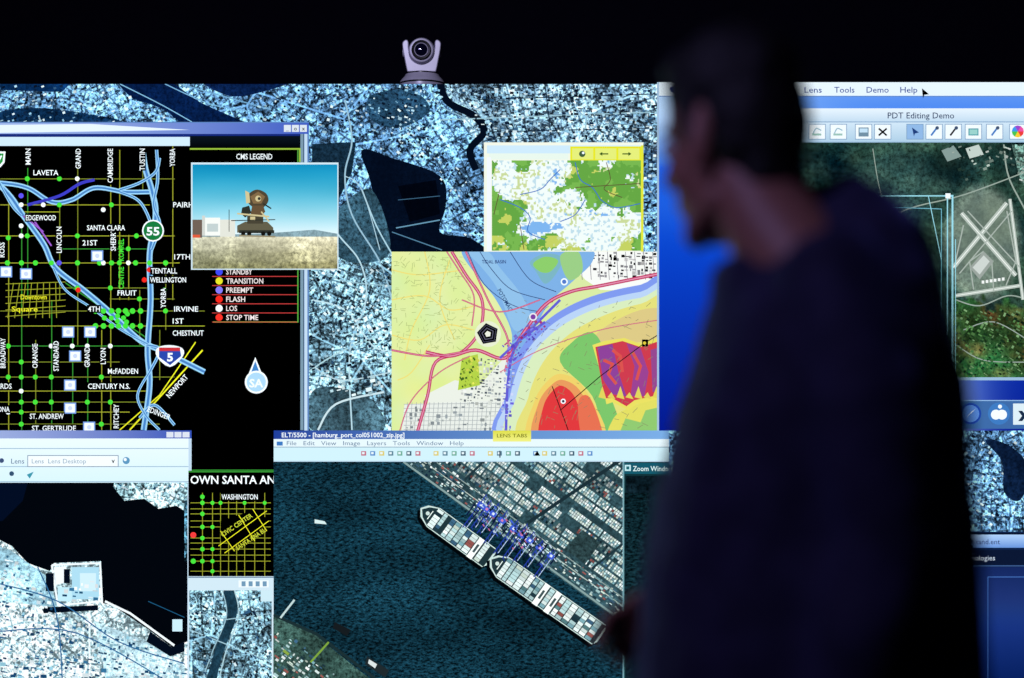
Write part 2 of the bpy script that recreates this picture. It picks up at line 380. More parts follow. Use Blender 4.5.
L.rect(193, 220, 203, 238, C(110, 95, 85)); L.rect(203, 216, 206, 236, C(205, 210, 205)); L.rect(206, 218, 221, 236, C(240, 244, 240)); L.rect(208, 224, 219, 232, C(190, 205, 205)); L.rect(221, 220, 236, 237, C(222, 225, 215)); L.rect(193, 235, 201, 238, C(220, 90, 60))
DK = C(44, 48, 42); BR = C(128, 104, 70); TN = C(206, 194, 146)
L.poly([(238, 226), (246, 222), (268, 222), (274, 228), (274, 233), (238, 233)], C(96, 92, 72)); L.rect(240, 230.5, 275, 233.5, DK); L.rect(248, 216, 264, 224, C(70, 66, 52)); L.rect(251, 217, 256, 221, TN); L.line([(232, 221), (276, 220)], .9, DK)
for x in (244, 250, 264, 270): L.disc(x, 234, 2.2, C(20, 20, 18))
dish = [(250, 194), (258, 190), (267, 194), (269, 202), (262, 209), (253, 207), (248, 201)]
L.poly(smooth(dish, True), C(78, 68, 50)); L.poly([(251, 197), (259, 192), (266, 197), (262, 204), (254, 204)], BR); L.disc(259, 199, 3, TN); L.disc(260, 199, 1.5, DK)
L.poly([(253, 206), (264, 206), (266, 212), (262, 217), (251, 216)], C(100, 80, 56)); L.poly([(243, 208), (250, 206), (252, 213), (246, 218), (242, 214)], DK); L.poly([(246, 191), (250, 193), (251, 203), (247, 204)], TN); L.line([(238, 214), (270, 217)], 1.6, TN); L.line([(262, 212), (270, 222)], 1.4, TN); L.line([(264, 204), (272, 209)], 1.4, DK)
L.line([(230, 232), (230, 210)], .7, DK); L.line([(240, 236), (276, 237)], 1.5, C(150, 140, 110))
L.frame(193, 164, 338.4, 269.4, 1.0, C(205, 228, 240))
L.build(wall)

# ------------------------------------------------------------ weather map
L = Layer('weather_map_window'); L.clip = (484, 143, 643, 253)
L.rect(484, 143, 643, 253, C(235, 240, 225))
L.rect(487, 146, 641, 154, C(200, 228, 245)); L.rect(570, 147, 641, 162, YEL)
for i in range(3):
    L.rect(572 + i * 23, 149, 593 + i * 23, 160, C(222, 232, 120))
L.disc(582, 154.5, 3.2, C(60, 90, 60)); L.disc(583, 153.5, 1.3, WH); L.line([(600, 154.5), (608, 154.5)], 1.2, C(60, 90, 30)); L.poly([(599, 154.5), (602, 152.5), (602, 156.5)], C(60, 90, 30)); L.line([(622, 154.5), (630, 154.5)], 1.2, C(60, 90, 30)); L.poly([(631, 154.5), (628, 152.5), (628, 156.5)], C(60, 90, 30))
L.rect(489, 154, 568, 160, C(225, 240, 230))
def blob2(x, y, cx, cy, rx, ry): return max(0, 1 - ((x - cx) / rx) ** 2 - ((y - cy) / ry) ** 2)
def wmap(x, y):
    n = noise.fractal(Vector((x * .045 + 3, y * .05, 1.7)), 1, 2.1, 5); m = noise.fractal(Vector((x * .06, y * .06, 9.1)), 1, 2, 4); h = noise.noise(Vector((x * .3, y * .3, 2)))
    w = max(blob2(x, y, 530, 182, 42, 30), blob2(x, y, 512, 180, 22, 24), blob2(x, y, 592, 226, 60, 28), blob2(x, y, 548, 212, 36, 32), blob2(x, y, 558, 168, 16, 14))
    b = max(blob2(x, y, 592, 212, 46, 11), blob2(x, y, 556, 190, 9, 34), blob2(x, y, 545, 228, 30, 10))
    if b + n * .8 + h * .35 > .80: return C(122, 176, 232)
    if w * 1.2 + n * .9 + h * .3 > .34:
        if m > .25 and h > .05: return C(196, 212, 150)
        return C(234, 244, 242) if h < .2 else C(186, 216, 228)
    if m + h * .2 > .5 or (y > 236 and m > .1): return C(190, 204, 96)
    return C(98, 162, 66) if m > -.2 else C(116, 178, 78)
L.field(492, 161, 641, 251, 1.15, wmap, soft=False)
L.rect(640.5, 146, 643, 253, C(220, 225, 60)); L.rect(487, 158, 491, 251, C(235, 240, 250))
for p in ([(575, 163), (580, 180), (592, 188), (600, 200)], [(600, 200), (615, 208), (640, 204)], [(500, 200), (520, 208), (530, 218), (528, 232), (545, 240)], [(560, 170), (550, 180), (540, 190), (520, 195)], [(585, 200), (575, 215), (560, 222)]):
    L.line(smooth(p), .9, C(60, 110, 190))
for p in ([(606, 163), (610, 180), (604, 190), (622, 198)], [(575, 188), (640, 184)], [(520, 225), (524, 250)], [(500, 190), (494, 215)]): L.line(smooth(p), .7, C(90, 60, 50))
L.build(wall)

# ------------------------------------------------------------ hazard plume map
L = Layer('hazard_plume_map'); L.clip = (392, 252, 659, 431)
L.rect(392, 252, 659, 431, C(210, 228, 160))
L.field(392, 252, 500, 431, 5, lambda x, y: C(216 + 12 * noise.noise(Vector((x * .03, y * .03, 0))), 232, 158 + 22 * noise.noise(Vector((x * .04, y * .04, 4)))))
for p in ([(392, 300), (425, 296), (450, 310), (478, 305)], [(392, 335), (420, 340), (445, 325), (474, 330)], [(425, 252), (430, 290), (412, 330), (405, 360)], [(450, 260), (440, 300), (455, 340)], [(392, 270), (420, 275), (465, 270)], [(398, 380), (412, 372), (430, 345)]):
    L.line(smooth(p), 1.2, C(232, 218, 120))
for i in range(240):
    x, y = random.uniform(393, 470), random.uniform(254, 352); a = random.choice((0, 0, 90, 90, 35, -50)) + random.uniform(-8, 8); r = random.uniform(2, 6)
    L.line([(x, y), (x + r * math.cos(math.radians(a)), y + r * math.sin(math.radians(a)))], .5, C(168, 184, 118), up=(i % 40 == 0))
L.poly([(425, 430), (430, 405), (425, 395), (455, 380), (480, 385), (502, 360), (520, 352), (515, 430)], C(228, 234, 224))
L.poly([(405, 404), (500, 400), (500, 431), (402, 431)], C(226, 232, 226))
for i in range(22): L.line([(408 + i * 4.4, 402), (406 + i * 4.4, 431)], .5, C(150, 160, 165))
for i in range(7): L.line([(404, 404 + i * 4.2), (500, 403 + i * 4.2)], .5, C(160, 168, 170))
L.blocks([(470, 360), (502, 358), (500, 402), (458, 400)], 5, 3.4, 3, [C(90, 100, 110), C(150, 160, 165), C(205, 212, 208), C(225, 228, 225)], .8, .6)
L.blocks([(405, 400), (500, 400), (500, 431), (402, 431)], 1, 4.4, 4.2, [C(175, 185, 185), C(205, 212, 205), C(140, 150, 155)], .4, .8)
L.poly([(560, 252), (659, 252), (659, 292), (600, 290), (585, 280)], C(240, 243, 240))
L.blocks([(578, 253), (658, 253), (658, 280), (600, 278)], 2, 4, 3.4, [K, C(40, 40, 50), C(150, 150, 155), C(200, 200, 200)], .75, .6)
for x in range(580, 660, 9): L.line([(x, 252), (x + 2, 280)], .6, C(120, 120, 130))
L.poly([(462, 358), (478, 354), (480, 385), (458, 390)], C(175, 205, 70)); L.blocks([(462, 358), (478, 356), (479, 384), (460, 388)], 60, 3, 2.6, [C(60, 100, 40), C(220, 220, 90), C(150, 180, 60)], .6, .8)
L.poly(smooth([(462, 250), (500, 248), (584, 248), (592, 262), (572, 282), (552, 300), (538, 322), (528, 345), (514, 372), (505, 372), (512, 335), (496, 300), (480, 280)], True), C(122, 172, 224))
L.poly(smooth([(468, 252), (482, 268), (498, 290), (514, 330), (530, 320), (522, 296), (500, 268), (488, 252)], True), C(140, 188, 228))
L.line(smooth([(480, 252), (492, 270), (512, 290), (545, 300)]), .7, C(40, 60, 110)); L.line(smooth([(510, 252), (530, 280), (556, 292)]), .7, C(40, 60, 110)); L.line(smooth([(468, 252), (484, 284), (512, 305), (540, 312)]), .7, C(50, 70, 120))
L.poly(smooth([(530, 262), (545, 254), (562, 258), (556, 274), (545, 284), (536, 272)], True), C(120, 176, 190)); L.poly(smooth([(533, 264), (545, 257), (558, 261), (550, 272), (540, 272)], True), C(136, 200, 104)); L.poly(smooth([(560, 256), (578, 252), (582, 272), (568, 280)], True), C(150, 200, 130))
L.text('POTOMAC', 505, 300, 4, C(30, 60, 110), -60, 24); L.text('TIDAL BASIN', 494, 262, 3.4, C(30, 50, 110), 0, 24)
L.poly(smooth([(504, 440), (506, 395), (520, 350), (550, 318), (590, 297), (640, 285), (672, 282), (672, 440)], True), C(124, 150, 232))
L.poly(smooth([(508, 440), (510, 396), (525, 354), (554, 323), (594, 303), (640, 292), (672, 290), (672, 440)], True), C(180, 206, 240))
L.poly(smooth([(514, 440), (516, 398), (532, 356), (560, 327), (598, 308), (640, 298), (672, 297), (672, 440)], True), C(210, 230, 186))
L.poly(smooth([(526, 440), (528, 398), (543, 362), (568, 335), (600, 317), (640, 304), (672, 303), (672, 440)], True), C(222, 218, 120))
L.poly(smooth([(596, 334), (640, 310), (675, 314), (675, 350), (640, 342), (610, 350)], True), C(214, 196, 130))
L.poly(smooth([(560, 362), (572, 342), (590, 332), (602, 346), (606, 380), (616, 412), (628, 440), (606, 440), (592, 396)], True), C(120, 192, 104))
L.poly(smooth([(530, 440), (534, 402), (548, 380), (563, 374), (584, 388), (604, 440)], True), C(232, 204, 104))
L.poly(smooth([(535, 440), (538, 404), (551, 385), (564, 380), (582, 394), (598, 440)], True), C(226, 150, 92))
L.poly(smooth([(541, 440), (543, 407), (553, 390), (563, 386), (576, 400), (584, 440)], True), C(218, 56, 60))
L.poly(smooth([(583, 440), (578, 402), (590, 398), (603, 440)], True), C(224, 110, 80))
L.poly(smooth([(612, 420), (628, 408), (672, 396), (672, 440), (612, 440)], True), C(220, 216, 96)); L.poly([(616, 440), (625, 418), (640, 422), (645, 410), (672, 404), (672, 440)], C(140, 196, 110))
L.poly([(592, 345), (604, 341), (624, 338), (640, 344), (662, 336), (662, 398), (636, 404), (628, 410), (612, 402), (606, 404), (600, 372)], C(226, 218, 96))
L.poly([(595, 347), (622, 341), (640, 347), (662, 340), (662, 394), (634, 400), (626, 406), (612, 398), (604, 398)], C(200, 58, 76))
L.poly([(597, 347), (612, 344), (618, 372), (626, 396), (612, 394), (603, 380)], C(138, 64, 150)); L.poly([(626, 343), (640, 348), (648, 372), (644, 396), (630, 396), (634, 366)], C(150, 64, 142)); L.poly([(650, 350), (662, 346), (662, 390), (652, 392)], C(144, 70, 140))
for p in ([(603, 360), (612, 364), (608, 374), (616, 384)], [(632, 352), (640, 366), (636, 380)], [(612, 350), (620, 356), (622, 372)]): L.line(p, 3, C(212, 80, 76))
for k in range(7): L.poly([(598 + k * 9, 397), (602 + k * 9, 386 + (k % 2) * 6), (606 + k * 9, 399)], C(218, 206, 90))
for p in ([(560, 410), (600, 376), (644, 343), (659, 334)], [(552, 386), (568, 430)]): L.line(p, .9, C(30, 20, 20))
L.rect(641.5, 339.5, 647.5, 346.5, K); L.disc(563, 401, 2.6, WH); L.disc(563, 401, 1.4, C(60, 60, 80)); L.disc(644, 343, 1.6, C(220, 200, 60))
RD = C(188, 52, 100)
for p, w in (([(452, 252), (466, 275), (482, 300), (480, 330), (462, 352), (436, 362), (428, 395), (418, 431)], 3.2), ([(426, 352), (450, 356), (476, 350), (505, 358), (524, 332), (545, 305), (570, 292), (600, 286), (659, 274)], 3.6),
             ([(466, 252), (488, 300), (508, 340), (505, 372)], 2), ([(392, 350), (430, 356), (462, 352)], 2), ([(447, 252), (460, 272), (474, 296), (472, 326)], 1.4), ([(400, 431), (412, 400), (440, 372), (470, 356)], 1.2), ([(462, 300), (500, 312), (540, 300)], 1.4), ([(500, 372), (540, 350), (600, 330), (659, 320)], .9)):
    L.line(smooth(p), w, RD); L.line(smooth(p), w * .35, C(220, 140, 170))
for p in ([(506, 431), (508, 380), (516, 345), (538, 322), (560, 300)], [(500, 358), (520, 340), (545, 322)]): L.line(smooth(p), 2.6, C(96, 90, 206))
L.blocks([(500, 346), (540, 316), (548, 330), (512, 364)], -40, 4, 3, [C(100, 80, 206), C(170, 60, 130), C(120, 120, 220)], .7, .6)
L.blocks([(502, 364), (514, 362), (512, 431), (502, 431)], 4, 4, 3, [C(100, 90, 206), C(130, 130, 220), C(190, 200, 230)], .6, .6)
for i in range(160):
    x, y = random.uniform(510, 655), random.uniform(300, 428); a = random.choice((20, 110, -40)) + random.uniform(-9, 9); r = random.uniform(2, 7)
    L.line([(x, y), (x + r * math.cos(math.radians(a)), y + r * math.sin(math.radians(a)))], .45, C(130, 126, 96), up=(i % 40 == 0))
def pent(r, c, cx=488, cy=334): L.poly([(cx + r * math.cos(math.radians(a)), cy + r * math.sin(math.radians(a))) for a in range(-100, 260, 72)], c)
L.disc(488, 334, 13, C(225, 232, 205), 20)
for r, c in ((11, K), (9.4, C(70, 70, 90)), (8.6, K), (6.5, C(90, 90, 110)), (5.4, K), (3.2, C(230, 235, 220))): pent(r, c)
L.disc(564, 282, 3.6, WH); L.disc(564, 282, 2.2, C(80, 120, 200)); L.disc(533, 317, 4, C(230, 230, 235)); L.disc(533, 317, 2.6, C(120, 60, 160))
L.build(wall)

# ------------------------------------------------------------ harbour browser window
L = Layer('harbour_browser_window'); L.clip = (-210, 430, 193, YB)
L.rect(-210, 430, 193, YB, C(190, 215, 235)); L.hgrad(-210, 430, 193, 438, C(205, 222, 250), C(50, 80, 180))
for i in range(3): L.rect(168 + 8 * i, 431.5, 175 + 8 * i, 437, C(215, 222, 235))
L.vgrad(-210, 438, 190, 482, C(230, 245, 253), C(212, 240, 252))
for y in (448, 466, 481): L.line([(-210, y), (190, y)], .8, C(150, 182, 205))
L.rect(30, 455, 120, 466, WH); L.frame(30, 455, 120, 466, .8, C(130, 150, 170)); L.text('Lens  Lens Desktop', 34, 460.5, 4.6, C(130, 155, 175), 0, 54, 0, 'l'); L.text('Lens', 20, 460.5, 5, C(70, 100, 130), 0, 13, 0); L.text('v', 115, 460, 5, K)
L.disc(4, 460, 2.4, C(60, 80, 120)); L.disc(128, 460, 3.6, C(90, 150, 190)); L.disc(127, 459, 1.6, WH); L.poly([(29, 474), (36, 471), (32, 478)], C(60, 150, 170)); L.disc(14, 473, 2.4, C(50, 80, 110))
L.clip = (-210, 482, 189, YB)
L.rect(-210, 482, 189, YB, C(2, 5, 12))
L.mat = M_CITY2
L.poly([(112, 482), (189, 482), (189, 512), (178, 505), (160, 508), (146, 498), (126, 500)], C(175, 225, 240, 1))
L.poly([(186, 500), (189, 500), (189, 560), (186, 560)], C(90, 150, 180, 1))
coast = [(-210, 520), (0, 538), (14, 545), (30, 562), (52, 570), (56, 562), (103, 560), (105, 602), (114, 604), (126, 612), (150, 628), (174, 646), (189, 640), (189, YB), (-210, YB)]
L.mat = M_CITY; L.poly(coast, C(200, 238, 250, .85))
L.mat = M_LAND; L.poly([(0, 545), (14, 550), (50, 576), (60, 606), (0, 600)], C(165, 215, 235, .7)); L.poly([(96, 620), (150, 640), (186, 664), (186, 690), (110, 690)], C(190, 228, 242, .7))
L.mat = 0
L.poly([(-10, 482), (30, 482), (25, 500), (5, 520), (-10, 522)], C(2, 12, 34)); L.poly([(44, 606), (100, 604), (100, 609), (46, 612)], NAVY); L.poly([(148, 640), (172, 655), (186, 650), (186, 640), (174, 646), (152, 630)], NAVY)
L.poly([(100, 482), (116, 482), (112, 500), (128, 504), (124, 512), (104, 506)], C(2, 5, 12))
L.poly([(56, 566), (68, 565), (72, 580), (58, 584)], WH)
L.line([(54, 564), (102, 562), (104, 600), (60, 604), (54, 564)], 1.8, WH); L.rect(66, 568, 72, 582, NAVY); L.rect(74, 566, 101, 598, C(170, 218, 238)); L.rect(60, 586, 74, 600, C(190, 232, 245)); L.rect(82, 572, 98, 590, C(205, 236, 248)); L.rect(48, 572, 56, 590, NAVY)
CW = [C(245, 252, 255), C(225, 245, 255), C(150, 205, 225), C(50, 110, 150), C(235, 250, 255), C(24, 70, 110)]
L.blocks([(2, 548), (30, 570), (60, 614), (150, 642), (180, 662), (186, 678), (0, 678)], 12, 4.4, 3.2, CW, .65, .8)
L.blocks([(62, 590), (100, 574), (104, 598), (64, 602)], 4, 5, 4, CW, .5, .8)
L.blocks([(0, 660), (186, 670), (186, 790), (0, 790)], 2, 6, 4, CW, .4, .8)
L.blocks([(116, 484), (188, 484), (188, 506), (150, 496)], 30, 4, 3, CW, .4, .8)
for p in ([(0, 582), (60, 600), (120, 640), (186, 662)], [(40, 566), (60, 620), (66, 720)], [(0, 630), (80, 632), (186, 690)]): L.line(smooth(p), 1.2, C(40, 100, 150))
L.line([(107, 600), (132, 612), (176, 644)], 2.2, WH); L.rect(174, 618, 184, 630, C(200, 235, 250)); L.line([(150, 600), (186, 616)], .7, C(30, 90, 130))
L.build(wall)

# ------------------------------------------------------------ downtown inset + aerial
L = Layer('downtown_map_window'); L.clip = (190, 470, 275, 577)
L.rect(190, 470, 275, 577, K); L.line([(190, 471), (275, 471)], 1.4, DG)
L.text('OWN SANTA AN', 234, 479, 8, WH, 0, 84, .02)
for i, x in enumerate((204, 214, 222, 230, 238, 246, 256, 266)): L.line([(x, 492), (x, 576)], .7, DY)
for y in (502, 508, 513, 520, 526, 537, 542, 548, 554, 560, 570): L.line([(192, y), (272, y)], .7, DY)
L.poly([(222, 520), (258, 508), (272, 522), (240, 545), (222, 540)], K)
for p in ([(220, 545), (268, 510)], [(226, 552), (270, 520)], [(222, 530), (236, 550)], [(240, 514), (256, 540)], [(254, 508), (268, 530)]): L.line(p, .8, YEL)
L.rect(222, 491, 260, 500, K); L.text('WASHINGTON', 241, 496, 5.2, WH, 0, 36); L.text('CIVIC CENTER', 238, 524, 4.6, C(200, 210, 60), 34, 36); L.text('SANTA ANA BL', 252, 538, 4.6, C(200, 210, 60), 34, 34)
for y in (496, 502, 513, 526, 537, 548, 560): L.disc(204, y, 2.3, GRN)
for y in (502, 526, 548, 560, 570): L.disc(214, y, 2.1, GRN)
for x in (222, 246, 266): L.disc(x, 502, 2, GRN)
L.disc(195, 534, 3, C(240, 60, 60)); L.disc(195, 560, 2.6, GRN)
L.build(wall)
L = Layer('aerial_strip_window'); L.clip = (190, 575, 275, YB)
L.rect(190, 575, 275, YB, C(205, 228, 240)); L.line([(190, 576), (275, 576)], 1, C(90, 120, 150)); L.rect(240, 579, 270, 586, C(235, 245, 250))
for i in range(4): L.rect(243 + i * 7, 580, 247 + i * 7, 585, C(110, 150, 180))
L.mat = M_CITY2; L.rect(191, 589, 273, YB, C(124, 170, 192, 1)); L.mat = 0
L.clip = (191, 589, 273, YB); L.mat = M_LAND
L.poly(smooth([(225, 589), (236, 589), (238, 615), (222, 660), (210, 720), (198, 720), (216, 650), (228, 615)], True), C(25, 55, 72, .5)); L.mat = 0
L.line(smooth([(236, 589), (240, 615), (226, 655), (212, 720)]), 1.2, C(170, 205, 215)); L.line([(191, 628), (272, 660)], 1, C(160, 200, 215)); L.line(smooth([(224, 589), (228, 615), (214, 650), (196, 700)]), 1, C(150, 190, 205)); L.line([(191, 610), (228, 618), (272, 612)], 1, C(150, 190, 205))
L.blocks([(192, 600), (224, 590), (216, 640), (200, 700), (192, 700)], 30, 4, 3, CB, .4, .8); L.blocks([(240, 600), (272, 595), (272, 720), (222, 720)], 60, 4, 3, CB, .4, .8)
L.rect(262, 589, 273, 600, C(200, 230, 240))
L.build(wall)

# ------------------------------------------------------------ container port image window
L = Layer('container_port_window'); L.clip = (275, 430, 668, YB)
L.rect(275, 430, 668, YB, C(185, 215, 235))
L.hgrad(275, 430, 668, 438.5, C(30, 60, 150), C(120, 170, 225)); L.text('ELT/5500 - [hamburg_port_col051002_zip.jpg]', 283, 434.4, 4.6, WH, 0, 122, .015, 'l')
L.rect(275, 438.5, 668, 446.5, C(225, 242, 248)); L.text('File   Edit   View   Image   Layers   Tools   Window   Help', 288, 442.5, 4.2, C(90, 120, 150), 0, 176, 0, 'l')
L.rect(275, 446.5, 668, 460, C(204, 236, 246)); L.line([(275, 446.5), (668, 446.5)], .7, C(120, 150, 170))
L.rect(278, 441, 284, 445, C(60, 120, 190))
ic = [C(190, 110, 130), C(90, 140, 200), C(215, 200, 110), C(90, 130, 150), C(110, 170, 150), C(60, 90, 110)]
for i in range(26):
    x = 362 + i * 9
    if i in (7, 13, 18) or x > 590: continue
    q = (i * 7) % 6
    L.rect(x, 450.5, x + 5, 455, ic[q]); L.rect(x + .9, 451.4, x + 3.4, 453.6, C(225, 240, 246))
L.line([(500, 450), (500, 457)], 1.2, C(60, 70, 90)); L.poly([(537, 450), (540, 455), (534, 455)], K)
L.vgrad(493, 430, 531, 441, C(215, 215, 70), C(235, 235, 130)); L.text('LENS TABS', 512, 435, 3.6, C(120, 120, 30), 0, 30)
L.clip = (275, 461, 622, YB)
L.mat = M_WATER; L.rect(275, 461, 622, YB, C(10, 38, 50, 1))
def AX(o, u, v, a=35):
    c, s_ = math.cos(math.radians(a)), math.sin(math.radians(a)); return (o[0] + u * c - v * s_, o[1] + u * s_ + v * c)
A = 36.0
L.mat = M_LAND
L.poly([(404, 461), (640, 461), (640, 640), (622, 622), (470, 512)], C(44, 72, 80, .6))
L.mat = 0
Q0 = (404, 461)      # quay edge origin, +u runs along the quay, -v goes inland
def q(u, v): return AX(Q0, u, v, A)
L.line([q(0, 0), q(290, 0)], 2, C(130, 158, 158)); L.line([q(0, -12), q(290, -12)], .8, C(190, 205, 195)); L.line([q(0, -19), q(290, -19)], .8, C(150, 170, 165))
cont = [C(240, 252, 250), C(226, 244, 242), C(180, 214, 216), C(120, 166, 176), C(206, 224, 212), C(150, 86, 80), C(60, 100, 130), C(30, 54, 64), C(160, 196, 198), C(84, 126, 130)]
rv = -24
row = 0
while rv > -190:
    u = -60
    while u < 330:
        if random.random() < .07: u += random.uniform(6, 14); continue
        nb = random.randint(4, 10); bright = random.random()
        L.up() if random.random() < .04 else None
        for k in range(nb):
            for j in range(3):
                c = random.choice(cont[:5] if bright > .42 else cont)
                kk = random.uniform(.6, 1.1) if bright > .25 else random.uniform(.2, .6)
                a0, b0 = u + k * 2.5, rv - j * 2.7
                L.poly([q(a0, b0), q(a0 + 2.0, b0), q(a0 + 2.0, b0 - 2.3), q(a0, b0 - 2.3)], (min(1, c[0] * kk), min(1, c[1] * kk), min(1, c[2] * kk), 0), up=False)
        u += nb * 2.5 + 1.4
    rv -= 10 if row % 4 != 3 else 15; row += 1
L.up(); L.line([q(136, -24), q(196, -190)], 3.5, C(26, 46, 54)); L.line([q(60, -22), q(90, -190)], 2.4, C(30, 52, 60)); L.line([q(214, -24), q(240, -120)], 2.4, C(30, 52, 60))
L.mat = M_LAND; L.poly([q(180, -24), q(206, -24), q(206, -50), q(184, -50)], C(50, 76, 80, .8)); L.mat = 0
L.blocks([q(0, -2), q(290, -2), q(290, -21), q(0, -21)], A, 4.4, 2.2, cont + [C(20, 36, 60)], .6, .7)
def ship(o, ln, wd, ang, seed):
    R = random.Random(seed)
    hull = ((0, 0), (5, -wd * .30), (16, -wd * .5), (ln, -wd * .5), (ln + 3, -wd * .3), (ln + 3, wd * .3), (ln, wd * .5), (16, wd * .5), (5, wd * .30))
    L.poly([AX(o, u - 1, v + 4, ang) for u, v in hull], C(1, 6, 10)); L.poly([AX(o, u, v, ang) for u, v in hull], C(196, 220, 216))
    L.poly([AX(o, u, v, ang) for u, v in ((2, 0), (7, -wd * .26), (16, -wd * .46), (ln + 1, -wd * .46), (ln + 1, wd * .46), (16, wd * .46), (7, wd * .26))], C(30, 52, 58))
    L.disc(*AX(o, 9, 0, ang), 2, C(200, 220, 215)); L.line([AX(o, 12, -5, ang), AX(o, 12, 5, ang)], 1, C(220, 235, 230))
    u = 15; i = 0
    while u < ln - 6:
        kind = R.random()
        L.up()
        if kind < .13 and i > 2:
            L.poly([AX(o, a, b, ang) for a, b in ((u, -wd * .5), (u + 6, -wd * .5), (u + 6, wd * .52), (u, wd * .52))], C(245, 252, 250)); L.up()
            L.poly([AX(o, a, b, ang) for a, b in ((u + 2, -wd * .2), (u + 4.4, -wd * .2), (u + 4.4, wd * .2), (u + 2, wd * .2))], C(60, 80, 84)); u += 7.6
        elif kind < .22: u += 4
        else:
            n = 6; base = R.choice(cont[:3] if R.random() < .8 else cont); ww = R.uniform(4, 7)
            for k in range(n):
                v = -wd * .44 + wd * .88 * k / n; c = base if R.random() < .6 else R.choice(cont); kk = R.uniform(.75, 1.1)
                L.poly([AX(o, a, b, ang) for a, b in ((u, v), (u + ww, v), (u + ww, v + wd * .135), (u, v + wd * .135))], (min(1, c[0] * kk), min(1, c[1] * kk), min(1, c[2] * kk), 0), up=False)
            u += ww + 1.0
        i += 1
ship((421, 507), 84, 23, 36, 3)
ship((490, 557), 132, 24, 35, 11)
BL = C(34, 56, 150); BL2 = C(60, 92, 210)
for i, uq in enumerate((86, 93, 101, 112, 126, 136, 146, 158, 172)):
    v0 = random.uniform(-24, -18); v1 = random.uniform(12, 22)
    L.line([q(uq, v0), q(uq, v1)], 1.1, BL); L.line([q(uq + 3.4, v0 + 2), q(uq + 3.4, v1 - 3)], .8, C(176, 200, 230))
    L.up()
    for v in range(int(v0), int(v1), 4): L.line([q(uq, v), q(uq + 3.4, v + 3)], .6, BL, up=False)
    L.poly([q(uq - 2, -13), q(uq + 5, -13), q(uq + 5, -8), q(uq - 2, -8)], BL2); L.poly([q(uq + .5, -12), q(uq + 3, -12), q(uq + 3, -9.5), q(uq + .5, -9.5)], C(210, 130, 170) if i % 2 else C(215, 228, 245))
    L.line([q(uq - 4, -8), q(uq - 4, 6)], 1.4, C(10, 20, 60)); L.line([q(uq + 6, -18), q(uq + 6, -4)], 1.4, C(8, 16, 50))
L.blocks([q(80, -18), q(180, -20), q(180, 6), q(80, 6)], A + 20, 4, 2, [C(20, 34, 90), C(60, 90, 200), C(200, 220, 240), C(190, 110, 150), C(8, 16, 34)], .35, .9)
L.mat = M_LAND
L.poly([(275, 615), (300, 622), (318, 634), (360, 668), (430, 720), (470, YB), (275, YB)], C(54, 84, 78, .9)); L.mat = 0
L.blocks([(276, 628), (300, 640), (330, 664), (380, 720), (276, 720)], 38, 5, 3, cont, .55, .8)
L.blocks([(276, 650), (290, 646), (320, 690), (276, 690)], 38, 9, 4, [C(60, 130, 70), C(140, 170, 70), C(190, 210, 200)], .4, .8)
L.line([(275, 613), (318, 632), (360, 664), (430, 718)], 3, C(26, 46, 50)); L.line([(282, 616), (296, 598)], 2, C(190, 215, 215)); L.line([(312, 660), (330, 640)], 2, C(120, 160, 60))
L.poly([(316, 518), (326, 520), (328, 523), (316, 522)], C(210, 235, 235)); L.poly([(336, 620), (352, 628), (348, 634), (334, 626)], C(20, 26, 30)); L.poly([(368, 654), (390, 668), (386, 675), (366, 662)], C(30, 40, 44)); L.poly([(370, 657), (378, 662), (376, 666), (369, 661)], C(215, 225, 225))
L.clip = (620, 458, 668, YB)
L.rect(622, 461, 668, YB, C(16, 48, 54)); L.rect(622, 462, 668, 473, C(20, 86, 104)); L.rect(624, 464, 630, 470, C(190, 230, 235)); L.rect(625.5, 465.5, 628.5, 468.5, C(20, 96, 110)); L.text('Zoom Window', 632, 467.6, 5, C(220, 245, 245), 0, 40, .01, 'l')
L.mat = M_LAND; L.rect(625, 475, 668, YB, C(10, 26, 34, .9)); L.mat = M_WATER; L.rect(623, 492, 668, 620, C(8, 28, 34, 1)); L.mat = 0; L.rect(622, 461, 623.4, YB, C(110, 160, 170))
L.build(wall)

# ------------------------------------------------------------ desktop on the right
L = Layer('desktop_screen'); L.clip = (656, 84, X1, 430)
def desk(x, y):
    d = math.hypot(x - 640, (y - 420))
    arc = math.exp(-((d - 300) / 46) ** 2); arc2 = math.exp(-((d - 215) / 26) ** 2) * .45
    top = max(0, 1 - (y - 97) / 70)
    a = min(1, arc * .6 + arc2 * .5 + top * .45)
    b = max(0, min(1, (y - 170) / 270))
    if x < 740 and y > 165: a *= .4
    r0, g0, b0 = 10 - 6 * b, 84 - 62 * b, 225 - 90 * b
    return C(r0 + (190 - r0) * a, g0 + (220 - g0) * a, b0 + (250 - b0) * a)
L.field(656, 84, X1, 430, 6, desk)
L.rect(656, 84, X1, 97.5, C(225, 240, 250)); L.line([(656, 98), (X1, 98)], .8, C(90, 130, 190))
L.rect(656, 84, 658, 430, C(160, 190, 220))
mc = C(30, 60, 140)
for s_, x, w_ in (('File', 757, 12), ('Edit', 785, 15), ('Lens', 811, 17), ('Tools', 842, 20), ('Demo', 875, 22), ('Help', 906, 17)): L.text(s_, x, 91.5, 5.8, mc, 0, w_, .005)
L.disc(672, 91, 3.4, mc); L.text('PDT', 700, 91.5, 6, mc, 0, 20, .02); L.poly([(919, 90), (926, 96), (921.5, 96.5), (920, 100)], K)
L.rect(745, 110, 1260, 380, C(150, 185, 215))
L.vgrad(745, 110, 1260, 123, C(225, 238, 248), C(190, 215, 235)); L.text('PDT Editing Demo', 918, 117, 6, C(30, 50, 90), 0, 66, .005)
